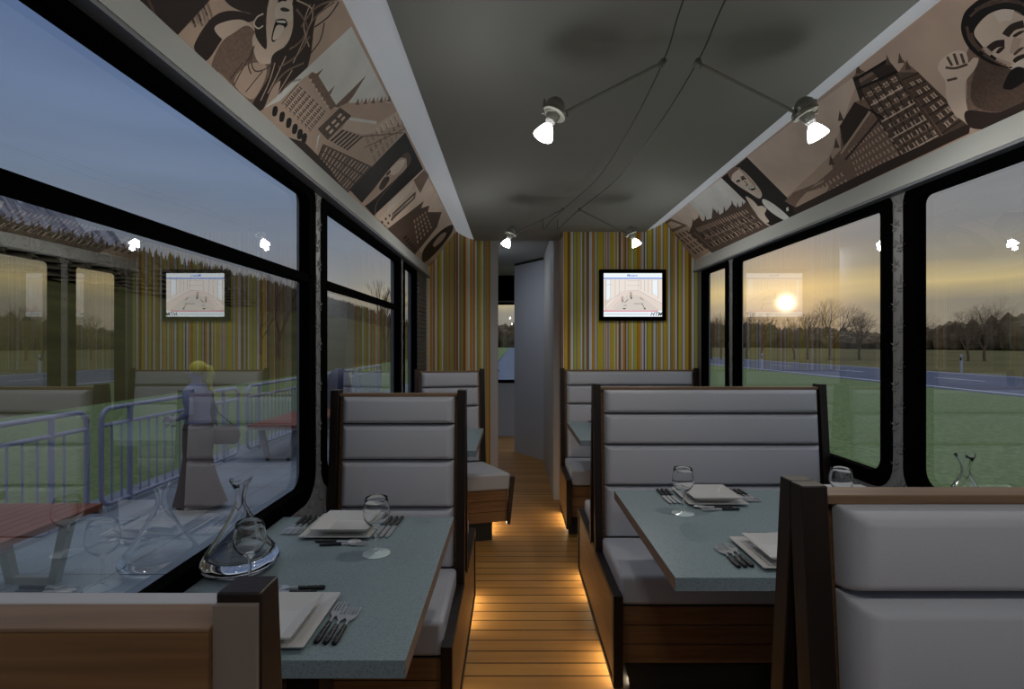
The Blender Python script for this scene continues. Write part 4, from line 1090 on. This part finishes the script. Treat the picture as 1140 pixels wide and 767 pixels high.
def platform_bench(y0, y1, label):
    root = thing('platform_bench', (-3.7, (y0+y1)/2, ZG), label, 'bench', 'wooden platform benches')
    l = (y1-y0)/2; W = .44; m1 = mat('red_brown_boards', srgb(124, 66, 44), .6, var=.2, vscale=3, stretch=(20, 1, 20)); m2 = mat('bench_grey', srgb(128, 128, 130), .5)
    mb = MB(); n = 9; s = 2*W/n
    for k in range(n): mb.box(-W+k*s+.004, -W+(k+1)*s-.004, -l, l, .53, .575)
    mb.mi = 1; mb.box(-W, W, -l, -l+.03, .50, .53); mb.box(-W, W, l-.03, l, .50, .53); mb.build('seat_boards', [m1, m2], root)
    for y in (-l+.12, l-.12):
        mb = MB()
        for sx in (-1, 1): mb.loft([[(sx*(W-.28)+dx, y+dy, 0) for dx, dy in ((-.03, -.03), (.03, -.03), (.03, .03), (-.03, .03))], [(sx*(W-.16)+dx, y+dy, .53) for dx, dy in ((-.04, -.03), (.04, -.03), (.04, .03), (-.04, .03))]])
        mb.box(-(W-.25), W-.25, y-.03, y+.03, 0, .05); mb.build('leg_frame', m2, root)
platform_bench(2.0, 4.08, 'nearest wooden bench on the platform, at the left edge below the railing')
platform_bench(8.0, 10.1, 'farther wooden bench on the platform, beyond the standing woman')
# domed bin
root = thing('litter_bin', (-3.5, 10.35, ZG), 'dark blue domed bin on the platform, seen through the second left window', 'bin')
mb = MB(); mb.lathe([(.001, 0), (.24, 0), (.25, .05), (.25, .95), (.24, 1.08), (.2, 1.22), (.13, 1.32), (.05, 1.36), (.001, 1.365)], n=28); mb.build('body', mat('navy_shell', srgb(44, 48, 78), .4), root)
mb = MB(); mb.lathe([(.252, .2), (.258, .22), (.258, .26), (.252, .28)], n=28); mb.build('band', M_lampgrey, root)

# standing woman on the platform, facing left (towards -x, a little to the viewer)
def skin_body(name, bones, mats_, root, levels=2):
    """one continuous surface grown over connected joints with a radius each"""
    names = list(bones['j'].keys()); idx = {n: i for i, n in enumerate(names)}
    me = bpy.data.meshes.new(name); me.from_pydata([bones['j'][n][0] for n in names], [(idx[a], idx[b]) for a, b in bones['e']], [])
    o = bpy.data.objects.new(name, me); C.objects.link(o)
    sk = o.modifiers.new('Skin', 'SKIN'); sk.use_smooth_shade = True
    for n in names:
        v = me.skin_vertices[0].data[idx[n]]; r = bones['j'][n][1]; v.radius = r if isinstance(r, tuple) else (r, r)
        v.use_root = n == bones['root']
    sb = o.modifiers.new('Sub', 'SUBSURF'); sb.levels = levels; sb.render_levels = levels
    me.materials.append(mats_); o.parent = root; return o
root = thing('person', (-3.52, 5.74, ZG), 'woman with a blond ponytail standing on the platform in a long brown skirt', 'person')
M_skin = mat('skin', srgb(150, 140, 150), .6); M_hair = mat('blond_hair', srgb(176, 168, 52), .6, var=.2, vscale=20); M_blue = mat('blue_grey_top', srgb(128, 132, 160), .8); M_skirt = mat('brown_skirt', srgb(104, 88, 82), .85, var=.08, vscale=6)
J = {'pel': ((0, 0, .92), (.14, .10)), 'wst': ((0, 0, 1.06), (.105, .08)), 'chs': ((-.01, 0, 1.24), (.135, .10)), 'nkb': ((-.01, 0, 1.37), .055), 'nck': ((-.015, 0, 1.43), .042), 'hd1': ((-.025, 0, 1.49), .066), 'hd2': ((-.02, 0, 1.56), .08),
     'sl': ((-.01, -.16, 1.33), .05), 'el': ((.03, -.20, 1.10), .036), 'wl': ((-.13, -.17, 1.02), .026), 'hl': ((-.19, -.15, 1.03), .024),
     'sr': ((-.01, .16, 1.33), .05), 'er': ((.06, .21, 1.10), .036), 'wr': ((.05, .19, .93), .026), 'hr': ((.045, .185, .87), .024),
     'hpl': ((0, -.08, .84), .085), 'knl': ((-.015, -.085, .47), .055), 'anl': ((.01, -.085, .09), .036), 'tol': ((-.13, -.09, .032), .026),
     'hpr': ((0, .08, .84), .085), 'knr': ((.02, .085, .47), .055), 'anr': ((.06, .085, .09), .036), 'tor': ((-.07, .09, .032), .026)}
for s_, sy, h in (('l', -1, (-.19, -.15, 1.03)), ('r', 1, (.045, .185, .87))):
    for f in range(5):
        d = Vector((-1, 0, -.15)) if s_ == 'l' else Vector((-.1, 0, -1)); w_ = Vector((0, .3, 1)) if s_ == 'l' else Vector((1, 0, 0))
        b0 = Vector(h)+w_*(f-2)*.014; Ls = (.045, .075, .082, .076, .06)[f]
        if f == 0: d = (d+w_*-.9).normalized()
        J['f%s%da' % (s_, f)] = (tuple(b0+d*.03), .009); J['f%s%db' % (s_, f)] = (tuple(b0+d*(.03+Ls*.55)), .008); J['f%s%dc' % (s_, f)] = (tuple(b0+d*(.03+Ls)+Vector((0, 0, -.012))), .007)
E_ = [('pel', 'wst'), ('wst', 'chs'), ('chs', 'nkb'), ('nkb', 'nck'), ('nck', 'hd1'), ('hd1', 'hd2'), ('chs', 'sl'), ('sl', 'el'), ('el', 'wl'), ('wl', 'hl'), ('chs', 'sr'), ('sr', 'er'), ('er', 'wr'), ('wr', 'hr'),
      ('pel', 'hpl'), ('hpl', 'knl'), ('knl', 'anl'), ('anl', 'tol'), ('pel', 'hpr'), ('hpr', 'knr'), ('knr', 'anr'), ('anr', 'tor')]
for s_ in 'lr':
    for f in range(5): E_ += [('h'+s_, 'f%s%da' % (s_, f)), ('f%s%da' % (s_, f), 'f%s%db' % (s_, f)), ('f%s%db' % (s_, f), 'f%s%dc' % (s_, f))]
skin_body('body', {'j': J, 'e': E_, 'root': 'pel'}, M_skin, root)
mb = MB()   # face: nose, lips, ears, eyes
mb.ell((-.115, 0, 1.515), (.016, .010, .018), 8, 6); mb.ell((-.098, 0, 1.482), (.008, .018, .006), 8, 5)
for s_ in (-1, 1): mb.ell((-.015, s_*.078, 1.525), (.014, .008, .024), 8, 6)
mb.build('face_features', M_skin, root, smooth=60)
mb = MB()
for s_ in (-1, 1): mb.ell((-.092, s_*.028, 1.54), (.007, .010, .006), 8, 6)
mb.build('eyes', M_bone, root)
mb = MB(); mb.ell((.005, 0, 1.575), (.092, .088, .085), 18, 10)
mb.tube([(.07, 0, 1.60), (.125, 0, 1.58), (.15, 0, 1.50), (.125, 0, 1.42), (.14, 0, 1.35), (.19, 0, 1.29)], [.022, .036, .038, .032, .024, .006], 12)
mb.build('hair', M_hair, root, smooth=60)
def ring(cx, rx, ry, z, n=28, w=0): return [(cx+rx*cos(2*pi*k/n)*(1+w*sin(7*2*pi*k/n)), ry*sin(2*pi*k/n)*(1+w*sin(7*2*pi*k/n)), z) for k in range(n)]
mb = MB(); mb.loft([ring(0, .135, .165, .88), ring(0, .125, .15, .98), ring(0, .108, .128, 1.06), ring(-.01, .13, .155, 1.2), ring(-.01, .125, .175, 1.31), ring(-.01, .09, .13, 1.38), ring(-.012, .052, .055, 1.41)])
for sy, e, w0 in ((-1, (.03, -.20, 1.10), (-.06, -.185, 1.055)), (1, (.06, .21, 1.10), (.055, .197, 1.0))):
    mb.tube([(-.01, sy*.13, 1.345), (-.01, sy*.165, 1.32), (.012, sy*.187, 1.21), e, w0], [.05, .058, .05, .045, .038], 12)
mb.build('blouse', M_blue, root, smooth=60)
mb = MB(); mb.loft([ring(0, .112, .135, 1.03), ring(0, .14, .17, .90), ring(.005, .145, .18, .74), ring(.0, .135, .165, .60), ring(.0, .15, .18, .48, w=.02), ring(.02, .205, .22, .25, w=.04), ring(.035, .265, .25, .07, w=.06)])
mb.build('long_skirt', M_skirt, root, smooth=60)
mb = MB(); mb.loft([ring(0, .140, .168, .885), ring(0, .142, .171, .915)]); mb.build('belt', M_kick, root)
for sy, fx in ((-1, 0), (1, .05)):
    mb = MB(); mb.ell((-.07+fx, sy*.088, .035), (.12, .042, .035), 14, 6); mb.build('shoe', M_kick, root, smooth=60)
bg = thing('handbag', (-3.29, 5.88, ZG+.70), 'brown shoulder bag carried at the standing woman\'s hip', 'bag')
mb = MB(); mb.loft([[(-.13, -.04, 0), (.13, -.04, 0), (.13, .04, 0), (-.13, .04, 0)], [(-.15, -.06, .10), (.15, -.06, .10), (.15, .06, .10), (-.15, .06, .10)], [(-.11, -.03, .2), (.12, -.03, .23), (.12, .03, .23), (-.11, .03, .2)]]); mb.build('bag_body', M_skirt, bg, bevel=.02)
mb = MB(); mb.tube([(-.1, 0, .19), (-.13, .01, .35), (-.16, .03, .58), (-.21, .03, .64), (-.2, .05, .55), (-.1, .03, .35), (.1, 0, .21)], .006, 6); mb.build('strap', M_kick, bg)

# ------------------------------------------------------------------ trees
def bare_tree(x, y, h, seed, label, lean=0, spread=1.0, depth=6, group='bare trees beyond the road', z=ZG-.04, trunk=.024):
    rr = random.Random(seed); mb = MB()
    def br(p, d, l, r, k):
        q = p+d*l; mid = p+d*l*.5+Vector((rr.uniform(-1, 1), rr.uniform(-1, 1), rr.uniform(-.3, .3)))*l*.06
        mb.tube([p, mid, q], [r, r*.86, r*.7], 5 if k > 2 else 3, False)
        if k == 0: return
        n = 3 if k < depth else 4
        for i in range(n):
            a = 2*pi*(i+rr.random()*.7)/n; t = rr.uniform(.32, .75)*spread*(1 if i else .35)
            u = d.cross(Vector((.3, .9, .1))).normalized(); w = d.cross(u)
            nd = (d*cos(t)+(u*cos(a)+w*sin(a))*sin(t)+Vector((0, 0, .10))).normalized()
            br(q if i < 2 else p+(q-p)*rr.uniform(.55, .95), nd, l*rr.uniform(.66, .86), r*.56, k-1)
    br(Vector((0, 0, 0)), Vector((lean, 0, 1)).normalized(), h*.26, h*trunk, depth)
    top = max(v[2] for v in mb.v); k = h/top; mb.v = [(a*k, b*k, c*k) for a, b, c in mb.v]
    o = mb.build('bare_tree', mat('bark_brown', srgb(112, 92, 72), .9), smooth=0, loc=(x, y, z), fix=False); tag(o, label, 'tree', group)
for i, (px, top, Y, seed, lean, sp_, lb) in enumerate((
    (792, 352, 66, 11, 0, .8, 'bare tree through the far narrow right window, nearest its left frame'), (803, 345, 66, 12, 0, .9, 'bare tree through the far narrow right window, nearest its right frame'),
    (832, 346, 66, 13, 0, .8, 'bare tree left of the sun, right beside the window frame'), (848, 349, 66, 14, .05, .8, 'slim bare tree just left of the sun'),
    (884, 352, 64, 15, -.12, .8, 'leaning bare tree directly under the sun'), (899, 343, 64, 16, 0, .95, 'bare tree just right of the sun'), (924, 330, 62, 17, .03, 1.0, 'tallest wide-crowned bare tree right of the sun'),
    (957, 345, 62, 18, 0, .75, 'narrow bare tree near the right edge of the sunset window'), (1024, 348, 60, 19, 0, 1.0, 'bare tree cut by the left edge of the nearest right window'),
    (1078, 342, 58, 20, -.12, 1.1, 'left trunk of the two big bare trees in the nearest right window'), (1096, 331, 58, 21, .06, 1.15, 'right trunk of the two big bare trees in the nearest right window'))):
    X = (px-570)/570*Y; h = (383.5-top)*Y/570+1.88; bare_tree(X, Y, h, seed, lb, lean, sp_*1.08, 7 if px > 910 and px != 957 else 6)
for i, (px, top, Y, lb) in enumerate(((428, 312, 60, 'tall bare tree seen through the second left window'), (310, 300, 58, 'bare tree beyond the platform, at the right edge of the first left window'), (290, 318, 66, 'smaller bare tree beyond the platform'))):
    X = (px-570)/570*Y; z = terr(X, Y); h = 1.35+(383.5-top)*Y/570-z; bare_tree(X, Y, h, 40+i, lb, 0, .8, 5, 'bare trees left of the line', z-.05)
# woodland edge to the right: countless crowns, one object
mb = MB(); rr = random.Random(5)
for i in range(900):
    y = rr.uniform(-20, 400); x = rr.uniform(150, 175)+ (0 if y < 250 else 0); h = rr.uniform(6.5, 9.5)*(1+.25*sin(y*.05))
    mb.ell((x, y, ZG+h*.45), (rr.uniform(1.8, 3.4), rr.uniform(1.8, 3.4), h*.55), 6, 4)
for i in range(500):
    x = rr.uniform(-30, 170); h = rr.uniform(7, 10); mb.ell((x, rr.uniform(330, 350), ZG+h*.7), (3.5, 3, h*.95), 6, 4)
tag(mb.build('woodland_edge', M_forest, smooth=0, fix=False), 'dark brown woodland along the horizon beyond the road on the right', 'woodland', kind='stuff')
# conifer forest on the left hill
mb = MB(); rr = random.Random(9)
def conifer(mb, x, y, z, h, n=7):
    L_ = 6
    for k in range(L_):
        t = k/L_; zz = z+h*(.12+.88*t); r = h*.20*(1-t)*rr.uniform(.8, 1.2)+.1
        ring_ = [(x+r*cos(2*pi*i/n+k)*(1+.2*((i+k) % 2)), y+r*sin(2*pi*i/n+k)*(1+.2*((i+k) % 2)), zz-.04*h) for i in range(n)]
        a = mb.pts(ring_+[(x, y, zz+h*.22*(1-t*.4))])
        for i in range(n): mb.face((a+i, a+(i+1) % n, a+n))
for i in range(2600):
    y = rr.uniform(-30, 600); d = rr.uniform(101, 185); conifer(mb, -13-d, y, terr(-13-d, y)-.5, rr.uniform(7, 11), 5)
tag(mb.build('hillside_forest', M_conif, smooth=0, fix=False), 'dark conifer forest covering the hill beyond the left windows', 'forest', kind='stuff')
proto = MB(); conifer(proto, 0, 0, 0, 1, 7)
base = None
spots = []
for i in range(34):
    y = 45+i*8+rr.uniform(-.5, .5); d = rr.uniform(90, 94); spots.append((-13-d, y, rr.uniform(7, 11)))
for x, y, h in spots:
    if base is None:
        o = base = proto.build('conifer_tree', M_conif, smooth=0, fix=False)
    else: o = base.copy(); C.objects.link(o)
    o.location = (x, y, terr(x, y)-.3); o.scale = (h, h, h); tag(o, 'dark pointed conifer at the front edge of the forest on the left hill', 'tree', 'front row of conifers on the left hill')
# mountain range
def mount(x, y): return 0
mb = MB(); nu, nv = 120, 22
def MP(i, j):
    y = -900+i*(6500/nu); t = j/(nv-1); x = -1500-500*t
    pk = 600*(1+.06*sin(y*.004+.5))*(1 if y < 2500 else max(.4, 1-(y-2500)/2000))
    z = -20+pk*t*(1+.16*noise.noise(Vector((y*.006, t*2.2, 3)))+.12*noise.noise(Vector((y*.018, t*5, 9)))*t)
    return (x, y, z)
mb.grid(MP, nu, nv)
m = mat('mountain_rock', srgb(108, 114, 132), .9, var=.1, vscale=.01); nt = m.node_tree; b = nt.nodes['Principled BSDF']
for l in list(b.inputs['Base Color'].links): nt.links.remove(l)
tc = nt.nodes.new('ShaderNodeTexCoord'); mp_ = nt.nodes.new('ShaderNodeMapping'); mp_.inputs['Scale'].default_value = (.004, .03, .006); mp_.inputs['Rotation'].default_value = (.5, 0, 0)
n = nt.nodes.new('ShaderNodeTexNoise'); n.inputs['Scale'].default_value = 1; n.inputs['Detail'].default_value = 7; r_ = nt.nodes.new('ShaderNodeValToRGB')
r_.color_ramp.elements[0].position = .42; r_.color_ramp.elements[0].color = srgb(92, 98, 114); r_.color_ramp.elements[1].position = .60; r_.color_ramp.elements[1].color = srgb(156, 158, 170)
nt.links.new(tc.outputs['Object'], mp_.inputs[0]); nt.links.new(mp_.outputs[0], n.inputs['Vector']); nt.links.new(n.outputs['Fac'], r_.inputs[0]); nt.links.new(r_.outputs[0], b.inputs['Base Color'])
struct(mb.build('ground_mountains', m, smooth=60, fix=False))
# roadside posts
for x, y, lb in ((30.2, 34.4, 'white roadside marker post with a black band in the nearest right window'), (18.9, 38.7, 'white roadside marker post left of the sun')):
    root = thing('marker_post', (x, y, ZG-.04), lb, 'post', 'roadside marker posts')
    mb = MB(); mb.loft([[(dx*.06, dy*.05, z) for dx, dy in ((-1, -1), (1, -1), (1, 1), (-1, 1))] for z in (0, 1.0)]+[[(dx*.035, dy*.04, 1.22) for dx, dy in ((-1, -1), (1, -1), (1, 1), (-1, 1))]]); mb.build('post_body', M_line, root, bevel=.01)
    mb = MB(); mb.box(-.063, .063, -.054, .054, .82, 1.02); mb.build('black_band', M_bone, root)
    mb = MB(); mb.box(-.025, .025, -.058, .058, .86, .98); mb.build('reflector', mat('reflector_white', srgb(230, 230, 230), .3), root)

# ------------------------------------------------------------------ sky
w = bpy.data.worlds.new('World'); bpy.context.scene.world = w; w.use_nodes = True; nt = w.node_tree; L = nt.links
bgn = nt.nodes['Background']; N = nt.nodes.new
def math_(op, a, b=None, clamp=False):
    n = N('ShaderNodeMath'); n.operation = op; n.use_clamp = clamp
    for i, q in enumerate((a, b)):
        if q is None: continue
        if isinstance(q, (int, float)): n.inputs[i].default_value = q
        else: L.new(q, n.inputs[i])
    return n.outputs[0]
def mix_(f, a, b, mode='MIX'):
    n = N('ShaderNodeMix'); n.data_type = 'RGBA'; n.blend_type = mode
    for k, q in (('Factor', f), ('A', a), ('B', b)):
        if isinstance(q, (int, float, tuple)): n.inputs[k].default_value = q
        else: L.new(q, n.inputs[k])
    return n.outputs['Result']
def ramp_(f, stops):
    r = N('ShaderNodeValToRGB'); cr = r.color_ramp
    while len(cr.elements) < len(stops): cr.elements.new(.5)
    for e, (p, c) in zip(cr.elements, stops): e.position = p; e.color = c
    L.new(f, r.inputs[0]); return r.outputs[0]
tc = N('ShaderNodeTexCoord'); nv_ = N('ShaderNodeVectorMath'); nv_.operation = 'NORMALIZE'; L.new(tc.outputs['Generated'], nv_.inputs[0])
sp_ = N('ShaderNodeSeparateXYZ'); L.new(nv_.outputs[0], sp_.inputs[0]); Z = sp_.outputs['Z']
SA = math.atan2(875-570, 570); SE = math.atan2(383.5-337, math.hypot(305, 570))
sd = Vector((sin(SA)*cos(SE), cos(SA)*cos(SE), sin(SE)))
dt = N('ShaderNodeVectorMath'); dt.operation = 'DOT_PRODUCT'; L.new(nv_.outputs[0], dt.inputs[0]); dt.inputs[1].default_value = sd
D_ = math_('MAXIMUM', dt.outputs['Value'], 0)
# clouds: noise stretched horizontally
mp_ = N('ShaderNodeMapping'); mp_.inputs['Scale'].default_value = (1.6, 1.6, 11); mp_.inputs['Rotation'].default_value = (0, radians(6), 0); L.new(nv_.outputs[0], mp_.inputs[0])
n1 = N('ShaderNodeTexNoise'); n1.inputs['Scale'].default_value = 1.3; n1.inputs['Detail'].default_value = 6; n1.inputs['Roughness'].default_value = .5; L.new(mp_.outputs[0], n1.inputs['Vector'])
cl = n1.outputs['Fac']
zz = math_('ADD', Z, math_('MULTIPLY', math_('SUBTRACT', cl, .5), .06))
cool = ramp_(zz, [(0, srgb(136, 134, 134)), (.12, srgb(134, 138, 144)), (.25, srgb(116, 132, 156)), (.5, srgb(92, 118, 164)), (.62, (.48, .55, .68, 1)), (1, (1.06, 1.14, 1.22, 1))])
warm = ramp_(zz, [(0, srgb(142, 134, 122)), (.06, srgb(152, 146, 130)), (.09, srgb(218, 198, 144)), (.115, srgb(168, 162, 142)), (.17, srgb(142, 144, 146)), (.5, srgb(116, 126, 142)), (.62, (.45, .52, .65, 1)), (1, (1.06, 1.14, 1.22, 1))])
wf = math_('MULTIPLY', math_('SUBTRACT', D_, .60), 3.0, True)
sky = mix_(wf, cool, warm)
sky = mix_(1, sky, ramp_(cl, [(.3, (.86, .86, .88, 1)), (.7, (1.12, 1.11, 1.08, 1))]), 'MULTIPLY')
g1 = math_('POWER', D_, 40); g2 = math_('POWER', D_, 260); g3 = math_('POWER', D_, 18000)
def glow(g, c, k):
    n = N('ShaderNodeVectorMath'); n.operation = 'SCALE'; n.inputs[0].default_value = c[:3]; L.new(math_('MULTIPLY', g, k), n.inputs['Scale']); return n.outputs[0]
def add_(a, b):
    n = N('ShaderNodeVectorMath'); n.operation = 'ADD'; L.new(a, n.inputs[0]); L.new(b, n.inputs[1]); return n.outputs[0]
tot = add_(add_(add_(sky, glow(g1, (1, .62, .25), .09)), glow(g2, (1, .52, .14), .34)), glow(g3, (1, .85, .55), 5))
L.new(tot, bgn.inputs['Color']); bgn.inputs['Strength'].default_value = SKY_S if 'SKY_S' in globals() else 1.0

# ------------------------------------------------------------------ camera and colour management
cd = bpy.data.cameras.new('Camera'); cam = bpy.data.objects.new('Camera', cd); C.objects.link(cam)
cam.location = (0, 0, EYE); cam.rotation_euler = (pi/2, 0, 0); cd.lens = 18; cd.sensor_width = 36; cd.clip_start = .02; cd.clip_end = 6000
sc = bpy.context.scene; sc.camera = cam
sc.view_settings.view_transform = 'Standard'; sc.view_settings.look = 'None'; sc.view_settings.gamma = 1; sc.view_settings.use_curve_mapping = False; sc.view_settings.exposure = 0
sc.cycles.max_bounces = 14; sc.cycles.transparent_max_bounces = 16; sc.cycles.transmission_bounces = 12; sc.cycles.glossy_bounces = 6; sc.cycles.caustics_refractive = False; sc.cycles.caustics_reflective = False
sc.cycles.use_denoising = True
sc.cycles.sample_clamp_indirect = 4
